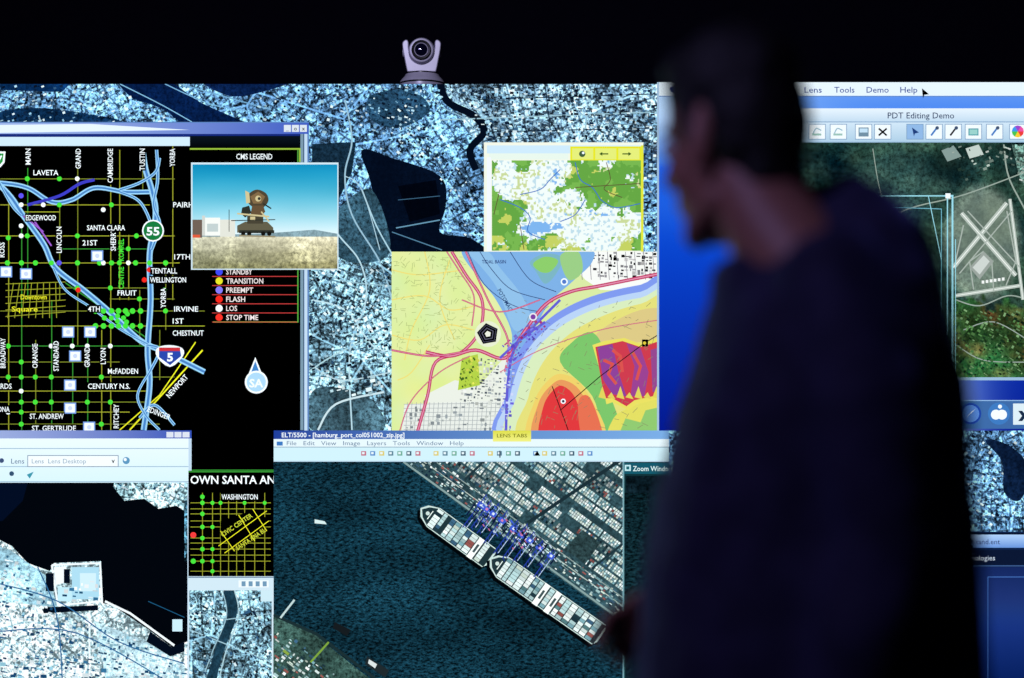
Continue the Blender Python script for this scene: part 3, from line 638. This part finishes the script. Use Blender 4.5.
L.vgrad(745, 123, 1260, 143, C(205, 226, 242), C(170, 202, 225)); L.line([(745, 123.5), (1260, 123.5)], .8, C(110, 150, 190))
for i, x in enumerate((766, 788, 815, 836, 861, 880, 912, 931, 950, 970, 991, 1014, 1040, 1062)):
    c = C(235, 244, 250) if x != 912 else C(140, 180, 225)
    L.rect(x - 8.5, 125.5, x + 8.5, 141, C(120, 155, 190)); L.rect(x - 7.8, 126.2, x + 7.8, 140.3, c)
    if i in (2, 3): L.line(smooth([(x - 4, 135), (x - 1, 130), (x + 4, 132)]), 1.2, C(150, 185, 200)); L.rect(x - 5, 135, x + 4, 137, C(150, 190, 180))
    elif i == 5: L.line([(x - 4, 130), (x + 4, 137)], 1.7, K); L.line([(x + 4, 130), (x - 4, 137)], 1.7, K)
    elif i == 6: L.poly([(x - 3, 129), (x + 4, 134), (x, 135), (x - 1, 138)], C(30, 60, 120))
    elif i == 4: L.rect(x - 5, 129, x + 5, 138, C(110, 140, 160)); L.rect(x - 4, 130, x + 4, 134, C(190, 220, 240))
    elif i == 9: L.rect(x - 5, 130, x + 5, 137, C(60, 150, 160)); L.rect(x - 4, 131, x + 4, 136, C(150, 205, 200))
    elif i in (7, 8, 10): L.line([(x - 3, 137), (x + 3, 129)], 1.8, [C(80, 80, 90), C(60, 120, 190), C(40, 40, 40)][i % 3]); L.disc(x + 3, 129.5, 1.8, C(60, 80, 110))
    elif i == 11:
        for k, cc in enumerate((C(230, 60, 60), C(240, 200, 50), C(70, 190, 80), C(60, 150, 230), C(150, 70, 200), C(230, 80, 160))):
            a0 = k * math.pi / 3; L.poly([(x, 133), (x + 6 * math.cos(a0), 133 + 6 * math.sin(a0)), (x + 6 * math.cos(a0 + .52), 133 + 6 * math.sin(a0 + .52)), (x + 6 * math.cos(a0 + 1.05), 133 + 6 * math.sin(a0 + 1.05))], cc)
    else: L.line([(x - 4, 134), (x + 4, 134)], 1.4, C(80, 110, 140))
L.clip = (748, 144, 1257, 377)
L.mat = M_LAND
def air(x, y):
    n = noise.fractal(Vector((x * .02, y * .02, 7)), 1, 2, 5); m = noise.fractal(Vector((x * .05, y * .05, 1)), 1, 2, 4)
    apron = blob2(x, y, 978, 244, 42, 62); field_ = blob2(x, y, 890, 190, 60, 40)
    r, g, b = 30 + 28 * n, 56 + 36 * n, 50 + 22 * n
    k = min(1, apron * 3); r, g, b = r + (104 - r) * k, g + (122 - g) * k, b + (110 - b) * k
    k = min(1, field_ * 1.5) * .6; r, g, b = r + (56 - r) * k, g + (88 - g) * k, b + (84 - b) * k
    if y > 300 + 14 * m and x > 950: r, g, b = 44 + 60 * max(0, m), 90 + 50 * n, 48 + 30 * n
    return C(r + 20 * m, g + 20 * m, b + 14 * m, .75 - .5 * min(1, apron * 2))
L.field(748, 144, 1257, 377, 3.5, air)
L.mat = M_CITY2; L.poly([(1008, 146), (1250, 146), (1250, 240), (1060, 250), (1016, 180)], C(80, 110, 102, .8)); L.mat = 0
RW = C(150, 166, 156); RW2 = C(204, 214, 206)
for p, w in (([(848, 236), (905, 210), (960, 196), (1030, 170)], 1.2), ([(1000, 146), (1010, 190), (1060, 250), (1200, 300)], 1.5), ([(870, 150), (880, 200), (905, 240)], .8), ([(952, 300), (976, 306), (1004, 296), (1024, 300)], 1.2), ([(960, 330), (990, 322), (1024, 340)], 1), ([(953, 345), (980, 360), (1024, 362)], 1)): L.line(smooth(p), w, RW)
# runways and taxiways of the airfield
for a, b, w in (((950, 268), (1003, 204), 4.4), ((958, 214), (1012, 276), 4.4), ((952, 296), (1016, 286), 3.6), ((1006, 200), (1019, 300), 3.2)):
    L.line([a, b], w, C(178, 190, 182)); L.line([a, b], w * .18, C(240, 245, 240))
for p in ([(956, 274), (1008, 212)], [(964, 212), (1016, 268)], [(960, 226), (952, 262)], [(1003, 212), (1012, 262), (1002, 286)], [(970, 290), (966, 262), (980, 252)], [(990, 292), (988, 262)]): L.line(p, 1.2, C(166, 178, 170))
L.poly([(966, 268), (980, 252), (990, 262), (976, 280)], C(150, 160, 154)); L.poly([(969, 268), (980, 256), (986, 262), (976, 275)], C(200, 208, 204))
for i in range(6): L.rect(978 + i * 4, 281 - i * .6, 980.6 + i * 4, 284 - i * .6, C(235, 240, 238))
L.poly([(938, 152), (950, 147), (958, 158), (944, 163)], C(130, 152, 148)); L.poly([(962, 150), (975, 146), (980, 156), (966, 160)], C(190, 204, 198))
AB = [C(180, 196, 186), C(80, 100, 92), C(130, 150, 140), C(30, 50, 44), C(200, 210, 204)]
L.blocks([(985, 148), (1100, 148), (1100, 180), (1020, 186), (1004, 176)], 20, 4, 2.8, AB, .35, .8)
L.blocks([(935, 146), (1000, 146), (1006, 176), (960, 184)], -20, 4, 3, AB, .18, .8)
L.blocks([(952, 310), (1060, 310), (1060, 376), (952, 376)], 30, 3.6, 2.6, [C(90, 140, 80), C(24, 52, 30), C(120, 160, 110), C(14, 34, 22), C(60, 100, 60)], .5, .9)
CYL = C(150, 215, 230)
L.line([(840, 197), (944, 197), (944, 376)], 1.2, CYL); L.line([(850, 207), (938, 210), (938, 376)], .8, C(110, 180, 200)); L.line([(941, 197), (949, 197), (949, 376)], 1.8, CYL); L.line([(952, 240), (952, 376)], .8, CYL); L.rect(854, 195, 858, 199.5, WH); L.rect(942, 194.5, 947, 199.5, WH); L.line([(925, 197), (938, 260)], .8, CYL)
L.clip = (656, 84, X1, 430)
L.rect(760, 400, 1230, 428, C(60, 104, 164)); L.line([(760, 400), (1230, 400)], .8, C(150, 190, 230))
for i, x in enumerate((785, 811, 837, 863, 889, 915, 941, 967, 995, 1020, 1046, 1072)):
    if i == 7: L.disc(x, 413, 10.5, C(30, 70, 170), 20); L.disc(x, 413, 8.5, C(90, 140, 220), 20); L.poly([(x - 5, 418), (x + 1, 411), (x + 5, 408), (x - 1, 414)], WH)
    elif i == 8: L.disc(x, 413, 11, C(60, 120, 190), 20); L.disc(x - 3, 414, 5, WH); L.disc(x + 3, 414, 5, WH); L.disc(x + 1, 406, 2, WH)
    elif i == 9: L.rect(x - 11, 403, x + 11, 424, C(215, 232, 240)); L.text('x', x, 413, 13, C(20, 40, 70), 0, 12, .05)
    else: L.rect(x - 10, 403, x + 10, 423, C(90 + 10 * i, 140, 200)); L.disc(x, 413, 6, C(220, 235, 245))
L.build(wall)
L = Layer('document_viewer_window'); L.clip = (668, 430, X1, YB)
L.rect(700, 530, 1260, YB, C(14, 34, 72)); L.vgrad(700, 533, 1260, 546, C(170, 204, 245), C(100, 144, 215)); L.line([(700, 532), (1260, 532)], 1.5, C(8, 18, 40))
L.text('viewport.tand.ent', 970, 540, 5, C(30, 50, 110), 0, 52, 0); L.rect(700, 548, 1260, 563, C(10, 22, 50)); L.text('Technologies', 972, 556, 5, C(200, 215, 235), 0, 38, 0)
L.line([(700, 564), (1260, 564)], 1, C(60, 90, 140))
L.field(702, 565, 1258, YB, 10, lambda x, y: C(6 + max(0, 24 - abs(y - 600) * .3), 20 + max(0, 34 - abs(y - 610) * .35), 60 + max(0, 66 - abs(y - 620) * .6)))
L.line([(984, 575), (984, YB)], 1, C(60, 100, 170)); L.line([(984, 575), (1250, 575)], 1, C(60, 100, 170))
L.build(wall)
TOPD = DEPTH[0]

# ------------------------------------------------------------------ solid materials
def pbr(name, col, rough=.6, metal=0, bump=0, bscale=60, var=0.0, spec=.5, coat=0, sheen=0):
    m, t = nt(name); Lk = t.links
    out = N(t, 'ShaderNodeOutputMaterial'); b = N(t, 'ShaderNodeBsdfPrincipled'); Lk.new(b.outputs[0], out.inputs[0])
    b.inputs['Roughness'].default_value = rough; b.inputs['Metallic'].default_value = metal
    b.inputs['Specular IOR Level'].default_value = spec; b.inputs['Coat Weight'].default_value = coat
    if sheen:
        b.inputs['Sheen Weight'].default_value = sheen; b.inputs['Sheen Roughness'].default_value = .4; b.inputs['Sheen Tint'].default_value = (.35, .42, 1, 1)
    tc = N(t, 'ShaderNodeTexCoord'); n = N(t, 'ShaderNodeTexNoise'); n.inputs['Scale'].default_value = bscale; n.inputs['Detail'].default_value = 5
    Lk.new(tc.outputs['Object'], n.inputs['Vector'])
    r = N(t, 'ShaderNodeValToRGB'); Lk.new(n.outputs[0], r.inputs[0])
    r.color_ramp.elements[0].position = .3; r.color_ramp.elements[1].position = .7
    r.color_ramp.elements[0].color = tuple(c * (1 - var) for c in col) + (1,); r.color_ramp.elements[1].color = tuple(min(1, c * (1 + var)) for c in col) + (1,)
    Lk.new(r.outputs[0], b.inputs['Base Color'])
    if bump:
        bp = N(t, 'ShaderNodeBump'); bp.inputs['Strength'].default_value = bump; bp.inputs['Distance'].default_value = .01
        Lk.new(n.outputs[0], bp.inputs['Height']); Lk.new(bp.outputs[0], b.inputs['Normal'])
    return m
m_case = pbr('black_cabinet_plastic', (.006, .006, .008), .5, var=.1)
m_wall = pbr('dark_painted_wall', (.014, .014, .03), .85, bump=.1, bscale=40, var=.15)
m_floor = pbr('dark_carpet', (.012, .013, .018), .95, bump=.4, bscale=300, var=.3)
m_ceil = pbr('dark_ceiling_tile', (.01, .01, .013), .9, bump=.2, bscale=80, var=.2)
m_silver = pbr('silver_plastic', (.52, .50, .64), .35, .1, var=.04)
m_black = pbr('black_plastic', (.008, .008, .01), .3, var=.1)
m_glass = pbr('lens_glass', (.004, .004, .02), .05, 0, var=.1, spec=1, coat=1)
m_skin = pbr('skin', (.40, .17, .12), .5, bump=.08, bscale=120, var=.12)
m_hair = pbr('black_hair', (.004, .0035, .0035), .6, bump=.5, bscale=150, var=.3)
m_jkt = pbr('navy_jacket_cloth', (.026, .024, .060), .8, bump=.3, bscale=26, var=.3, spec=.2, sheen=.45)
m_trs = pbr('dark_trouser_cloth', (.010, .010, .014), .8, bump=.3, bscale=40, var=.2)
m_shoe = pbr('black_leather', (.008, .007, .007), .35, bump=.1, bscale=90, var=.2)
m_eye = pbr('eye_white', (.6, .6, .6), .2, var=.02); m_iris = pbr('eye_iris', (.03, .015, .008), .1, var=.2)

def box(name, lo, hi, mat, parent=None):
    bm = bmesh.new(); bmesh.ops.create_cube(bm, size=1)
    for v in bm.verts: v.co = Vector([(lo[i] + hi[i]) / 2 + v.co[i] * (hi[i] - lo[i]) for i in range(3)])
    me = bpy.data.meshes.new(name); bm.to_mesh(me); bm.free(); return link(name, me, parent, [mat])

zt, zb = wz(84), wz(YB)
box('cabinet_body', (wx(X0), .0005, zb), (wx(X1), .55, zt), m_case, wall)
box('base_plinth', (wx(X0) + .02, .03, 0), (wx(X1) - .02, .5, zb), m_case, wall)
box('side_bezel_left', (wx(X0) - .02, -.02, zb - .015), (wx(X0), .55, zt), m_case, wall)
box('side_bezel_right', (wx(X1), -.02, zb - .015), (wx(X1) + .02, .55, zt), m_case, wall)
box('bottom_bezel', (wx(X0), -.02, zb - .015), (wx(X1), .03, zb), m_case, wall)

RX, RY0, RY1, RZ = 3.2, -4.6, 1.3, 2.9
box('floor', (-RX, RY0, -.05), (RX, RY1, 0), m_floor)
box('ceiling', (-RX, RY0, RZ), (RX, RY1, RZ + .05), m_ceil)
box('wall_back', (-RX, RY1, 0), (RX, RY1 + .05, RZ), m_wall)
box('wall_front', (-RX, RY0 - .05, 0), (RX, RY0, RZ), m_wall)
box('wall_left', (-RX - .05, RY0, 0), (-RX, RY1, RZ), m_wall)
box('wall_right', (RX, RY0, 0), (RX + .05, RY1, RZ), m_wall)
for nm, lo, hi in (('baseboard_back', (-RX, RY1 - .015, 0), (RX, RY1, .1)), ('baseboard_left', (-RX, RY0, 0), (-RX + .015, RY1 - .015, .1)), ('baseboard_right', (RX - .015, RY0, 0), (RX, RY1 - .015, .1))):
    box(nm, lo, hi, m_case)

# ------------------------------------------------------------------ blob modelling
def ell(bm, c, r, rot=None):
    M = Matrix.Translation(c) @ (rot.to_4x4() if rot else Matrix.Identity(4)) @ Matrix.Diagonal((r[0], r[1], r[2], 1))
    bmesh.ops.create_uvsphere(bm, u_segments=28, v_segments=18, radius=1, matrix=M)
def cap(bm, p0, p1, r0, r1):
    p0, p1 = Vector(p0), Vector(p1); d = p1 - p0; ln = d.length
    M = Matrix.Translation((p0 + p1) / 2) @ d.to_track_quat('Z', 'Y').to_matrix().to_4x4()
    bmesh.ops.create_cone(bm, cap_ends=True, segments=24, radius1=r0, radius2=r1, depth=ln, matrix=M)
    ell(bm, p0, (r0,) * 3); ell(bm, p1, (r1,) * 3)
def chain(bm, pts):
    for (p, r), (q_, s_) in zip(pts, pts[1:]): cap(bm, p, q_, r, s_)
def loft(bm, rings):
    R = [[bm.verts.new(p) for p in ring] for ring in rings]; n = len(R[0])
    for a, b in zip(R, R[1:]):
        for i in range(n): bm.faces.new((a[i], a[(i + 1) % n], b[(i + 1) % n], b[i]))
    bm.faces.new(list(reversed(R[0]))); bm.faces.new(R[-1])
def blob(name, bm, mat, voxel, parent, M=None, sm=6, disp=None):
    if M: bmesh.ops.transform(bm, matrix=M, verts=bm.verts)
    bmesh.ops.recalc_face_normals(bm, faces=bm.faces)
    me = bpy.data.meshes.new(name); bm.to_mesh(me); bm.free(); o = link(name, me, parent, [mat])
    r = o.modifiers.new('union', 'REMESH'); r.mode = 'VOXEL'; r.voxel_size = voxel; r.use_smooth_shade = True
    if sm: s_ = o.modifiers.new('soften', 'SMOOTH'); s_.factor = .5; s_.iterations = sm
    if disp:
        tx = bpy.data.textures.new(name + '_folds', 'CLOUDS'); tx.noise_scale = disp[1]; tx.noise_depth = 3
        d = o.modifiers.new('folds', 'DISPLACE'); d.texture = tx; d.strength = disp[0]; d.mid_level = .5; d.texture_coords = 'LOCAL'
    return o

PY = -D + 1.616
def P(px, py, dy=0.0):
    sc_ = FPX / (D + PY + dy)
    return Vector(((px - 512) / sc_, PY + dy, HC + (339 - py) / sc_))
man = empty('walking_man', (P(815, 500).x, PY, 0))
bm = bmesh.new()
ringspec = [((768, 262), (812, 220), .05), ((742, 252), (838, 182), .064), ((716, 268), (858, 174), .080), ((710, 284), (876, 184), .105), ((710, 300), (904, 212), .155), ((706, 322), (928, 264), .195),
            ((694, 370), (946, 340), .205), ((674, 430), (957, 420), .200), ((658, 500), (965, 500), .195), ((646, 570), (971, 580), .195), ((638, 650), (975, 660), .2), ((636, 740), (974, 750), .2),
            ((642, 810), (964, 815), .195), ((650, 850), (952, 855), .185)]
rings = []
for (l, r, hy) in ringspec:
    a, b = P(*l), P(*r); c = (a + b) / 2; u = (b - a) / 2; ring = []
    for i in range(40):
        th = 2 * math.pi * i / 40; cs, sn = math.cos(th), math.sin(th)
        ring.append(c + u * math.copysign(abs(cs) ** .85, cs) + Vector((0, hy * math.copysign(abs(sn) ** .85, sn), 0)))
    rings.append(ring)
loft(bm, rings)
chain(bm, [(P(832, 285, -.14), .062), (P(866, 400, -.19), .062), (P(886, 530, -.20), .055), (P(862, 640, -.22), .050), (P(828, 745, -.22), .040)])
chain(bm, [(P(800, 300, .15), .064), (P(790, 430, .19), .060), (P(790, 590, .20), .055), (P(760, 618, .20), .05), (P(712, 622, .19), .040)])
cr = [P(718, 274, 0), P(745, 264, -.070), P(795, 232, -.083), P(842, 192, -.05), P(856, 180, 0), P(842, 186, .05), P(795, 222, .083), P(745, 258, .070)]
for i in range(8): cap(bm, cr[i], cr[(i + 1) % 8], .015, .015)
cap(bm, P(790, 196, .02), P(848, 186, 0), .016, .018)
blob('jacket', bm, m_jkt, .010, man, sm=8, disp=(.020, .10))
bm = bmesh.new(); hx = P(808, 800).x
ell(bm, (hx, PY, .92), (.155, .17, .13))
chain(bm, [((hx, PY + .09, .90), .095), ((hx - .17, PY + .09, .52), .068), ((hx - .27, PY + .09, .13), .052)])
chain(bm, [((hx, PY - .09, .90), .095), ((hx + .06, PY - .09, .50), .068), ((hx + .33, PY - .09, .18), .052)])
blob('trousers', bm, m_trs, .011, man, sm=5, disp=(.012, .09))
for nm, ax, az, dy, pit in (('shoe_right', hx - .27, .07, .09, .12), ('shoe_left', hx + .34, .115, -.09, -.62)):
    bm = bmesh.new(); ell(bm, (.01, 0, 0), (.055, .042, .05)); ell(bm, (-.08, 0, -.02), (.10, .046, .036)); ell(bm, (-.15, 0, -.03), (.055, .045, .026)); cap(bm, (.03, 0, -.045), (-.15, 0, -.045), .022, .022); cap(bm, (0, 0, 0), (.01, 0, .06), .04, .045)
    blob(nm, bm, m_shoe, .006, man, Matrix.Translation((ax, PY + dy, az)) @ Matrix.Rotation(pit, 4, 'Y'), 4)
# head (local: +X forward, +Z up)
HCn = P(729, 140)
HM = Matrix.Translation(HCn) @ Matrix.Rotation(math.pi - math.radians(44), 4, 'Z') @ Matrix.Rotation(math.radians(9), 4, 'Y') @ Matrix.Diagonal((.85, .87, 1.0, 1))
bm = bmesh.new()
ell(bm, (-.012, 0, .034), (.094, .074, .082)); ell(bm, (.026, 0, -.03), (.062, .058, .082)); ell(bm, (.034, 0, -.085), (.046, .044, .032))
ell(bm, (.070, 0, .022), (.020, .048, .010)); ell(bm, (.05, .036, -.03), (.03, .022, .022)); ell(bm, (.05, -.036, -.03), (.03, .022, .022))
cap(bm, (.084, 0, .008), (.103, 0, -.028), .008, .012); ell(bm, (.094, .010, -.032), (.010, .008, .008)); ell(bm, (.094, -.010, -.032), (.010, .008, .008))
ell(bm, (.083, 0, -.058), (.011, .022, .006)); ell(bm, (.081, 0, -.069), (.011, .020, .007)); ell(bm, (.072, 0, -.100), (.017, .022, .016))
cap(bm, (.0, .048, -.07), (.055, .030, -.098), .016, .014); cap(bm, (.0, -.048, -.07), (.055, -.030, -.098), .016, .014)
for s_ in (1, -1):
    ell(bm, (-.008, s_ * .078, -.008), (.017, .007, .031), Matrix.Rotation(s_ * .35, 3, 'Z') @ Matrix.Rotation(-.2, 3, 'Y')); ell(bm, (.0, s_ * .077, -.033), (.009, .007, .010))
chain(bm, [((-.018, 0, -.05), .058), ((-.055, 0, -.12), .064), ((-.105, 0, -.19), .072)])
blob('head', bm, m_skin, .0042, man, HM, 4)
bm = bmesh.new()
ell(bm, (-.018, 0, .058), (.096, .081, .072)); ell(bm, (-.048, 0, .012), (.066, .078, .082)); ell(bm, (-.06, 0, -.045), (.042, .056, .050)); ell(bm, (.03, 0, .088), (.05, .06, .032))
for s_ in (1, -1): ell(bm, (.012, s_ * .070, .02), (.016, .012, .034))
blob('hair', bm, m_hair, .0045, man, HM, 3, disp=(.007, .02))
for s_, nm in ((1, 'right'), (-1, 'left')):
    for part, r, off, mt in (('eye', .0125, 0, m_eye), ('iris', .0062, .0082, m_iris)):
        bm = bmesh.new(); bmesh.ops.create_uvsphere(bm, u_segments=20, v_segments=12, radius=r); bmesh.ops.transform(bm, matrix=HM @ Matrix.Translation((.0755 + off, s_ * .031, .001)), verts=bm.verts)
        me = bpy.data.meshes.new(part); bm.to_mesh(me); bm.free(); link(part + '_' + nm, me, man, [mt])
    bm = bmesh.new(); cap(bm, (.083, s_ * .016, .021), (.075, s_ * .045, .020), .004, .003); blob('eyebrow_' + nm, bm, m_hair, .002, man, HM, 1)
def hand(name, M):
    bm = bmesh.new()
    cap(bm, (-.05, 0, 0), (.005, 0, 0), .027, .024)
    for i, y in enumerate((.030, .010, -.010, -.029)):
        cap(bm, (.0, y * .5, 0), (.085 - abs(i - 1) * .004, y, .002), .016, .0115)
    for i, (y, ln) in enumerate(((.031, .070), (.0105, .080), (-.0105, .073), (-.030, .056))):
        k = .085 - abs(i - 1) * .004; a = .35; p = Vector((k, y, .002)); q_ = [(p.copy(), .0092)]
        for f, rr in ((.45, .0085), (.3, .0078), (.25, .0068)):
            p = p + Vector((math.cos(a), 0, -math.sin(a))) * ln * f; q_.append((p.copy(), rr)); a += .5
        chain(bm, q_)
    chain(bm, [((.018, .022, -.004), .015), ((.048, .046, -.012), .012), ((.074, .056, -.022), .0095), ((.094, .055, -.032), .008)])
    blob(name, bm, m_skin, .0035, man, M, 3)
def frame_m(o, xdir, zdir):
    x = Vector(xdir).normalized(); z = Vector(zdir); z = (z - x * z.dot(x)).normalized(); y = z.cross(x)
    M = Matrix((x, y, z)).transposed().to_4x4(); M.translation = o; return M
hand('hand_right', frame_m(P(704, 622, .19), (-1, 0, -.10), (0, 1, .3)))
hand('hand_left', frame_m(P(822, 768, -.22), (-.35, 0, -1), (0, -1, 0)))

# ------------------------------------------------------------------ pan-tilt camera on top of the wall
cam_p = empty('pan_tilt_camera', (wx(420.5), .06, zt))
u = 1 / S
def lathe(name, prof, mat, M, seg=40):
    bm = bmesh.new(); loft(bm, [[Vector((r * math.cos(6.28318 * i / seg), r * math.sin(6.28318 * i / seg), z)) for i in range(seg)] for r, z in prof])
    bmesh.ops.transform(bm, matrix=M, verts=bm.verts); bmesh.ops.recalc_face_normals(bm, faces=bm.faces)
    me = bpy.data.meshes.new(name); bm.to_mesh(me); bm.free(); me.polygons.foreach_set('use_smooth', [True] * len(me.polygons))
    o = link(name, me, cam_p, [mat]); e = o.modifiers.new('e', 'EDGE_SPLIT'); e.split_angle = .7; return o
B = Matrix.Translation((wx(420.5), .06, zt))
lathe('base', [(r * u, z * u) for r, z in ((20, 0), (23, .5), (23.2, 3), (22.4, 7), (20.5, 9.5), (18, 12), (17, 14), (13, 14.6))], m_silver, B)
lathe('base_slot', [(r * u, z * u) for r, z in ((22.6, 3.6), (23.3, 3.8), (23.0, 5.4), (22.6, 5.6))], m_black, B)
lathe('turntable', [(r * u, z * u) for r, z in ((15, 14), (15, 15.5), (14, 16))], m_black, B)
bm = bmesh.new()
yk = smooth([(-14.5, 15.5), (-16, 22), (-17.5, 30), (-19, 38), (-19.3, 45), (-16, 48), (-13.5, 46), (-13, 38), (-10, 28), (0, 23), (10, 28), (13, 38), (13.5, 46), (16, 48), (19.3, 45), (19, 38), (17.5, 30), (16, 22), (14.5, 15.5)], False, 5)
fr = [bm.verts.new((x * u, -10 * u, z * u)) for x, z in yk]; bk = [bm.verts.new((x * u, 11 * u, z * u)) for x, z in yk]
bm.faces.new(fr); bm.faces.new(list(reversed(bk)))
for i in range(len(fr)): bm.faces.new((fr[i], bk[i], bk[(i + 1) % len(fr)], fr[(i + 1) % len(fr)]))
bmesh.ops.transform(bm, matrix=B, verts=bm.verts); bmesh.ops.recalc_face_normals(bm, faces=bm.faces)
me = bpy.data.meshes.new('yoke'); bm.to_mesh(me); bm.free(); o = link('yoke', me, cam_p, [m_silver]); bv = o.modifiers.new('b', 'BEVEL'); bv.width = 1.2 * u; bv.segments = 3; bv.angle_limit = .7
BH = Matrix.Translation((wx(420.5), .06, zt + 36.5 * u)) @ Matrix.Rotation(math.radians(90), 4, 'X')
lathe('head_shell', [(r * u, z * u) for r, z in ((8, -15), (12, -13.5), (13.4, -9), (13.8, 0), (13.6, 8), (13, 12), (11.8, 14.6), (9.6, 15))], m_silver, BH)
lathe('lens_ring', [(r * u, z * u) for r, z in ((9.4, 13), (9.9, 16.4), (9.2, 17.4), (7.4, 17), (7, 15))], m_black, BH)
lathe('lens_barrel', [(r * u, z * u) for r, z in ((7.1, 15), (7.1, 17.0), (6.4, 16.8), (6.2, 16.6))], m_silver, BH)
lathe('lens_glass', [(r * u, z * u) for r, z in ((6.3, 15), (6.3, 16.9), (4.6, 17.9), (2.2, 18.5), (.2, 18.6))], m_glass, BH)
lathe('tilt_axle', [(r * u, z * u) for r, z in ((4, -19.8), (5, -19.4), (5, 19.4), (4, 19.8))], m_silver, Matrix.Translation((wx(420.5), .06, zt + 37 * u)) @ Matrix.Rotation(math.radians(90), 4, 'Y'))

# ------------------------------------------------------------------ lights
def area(name, loc, tgt, size, e, col):
    l = bpy.data.lights.new(name, 'AREA'); l.energy = e; l.size = size; l.color = col
    o = bpy.data.objects.new(name, l); o.location = loc; o.rotation_euler = (Vector(tgt) - Vector(loc)).to_track_quat('-Z', 'Y').to_euler(); sc.collection.objects.link(o); return o
area('added_fill_light', (-1.0, -2.5, 2.7), (.3, PY, 1.4), .4, 10, (.46, .40, 1.0))  # unseen fill light, added to lift the man's jacket and skin with dim blue
l = bpy.data.lights.new('added_camera_spot', 'SPOT'); l.energy = 60; l.color = (.84, .82, 1); l.spot_size = math.radians(9); l.spot_blend = .6; l.shadow_soft_size = .08  # unseen spot without a fixture, added to brighten the pan-tilt camera
o = bpy.data.objects.new('added_camera_spot', l); o.location = (-.5, -1.9, 2.6); o.rotation_euler = (Vector((wx(420), .05, zt + .07)) - Vector(o.location)).to_track_quat('-Z', 'Y').to_euler(); sc.collection.objects.link(o)

w = bpy.data.worlds.new('world'); sc.world = w; w.use_nodes = True
w.node_tree.nodes['Background'].inputs[0].default_value = (.004, .004, .01, 1); w.node_tree.nodes['Background'].inputs[1].default_value = .3

cd = bpy.data.cameras.new('camera'); cam = bpy.data.objects.new('camera', cd); sc.collection.objects.link(cam)
cam.location = (0, -D, HC); cam.rotation_euler = (math.radians(90), 0, 0)
cd.sensor_width = 36; cd.lens = 36 * FPX / 1024; cd.clip_start = .05
cd.dof.use_dof = True; cd.dof.focus_distance = D; cd.dof.aperture_fstop = 1.0
sc.camera = cam
print('depth', TOPD)
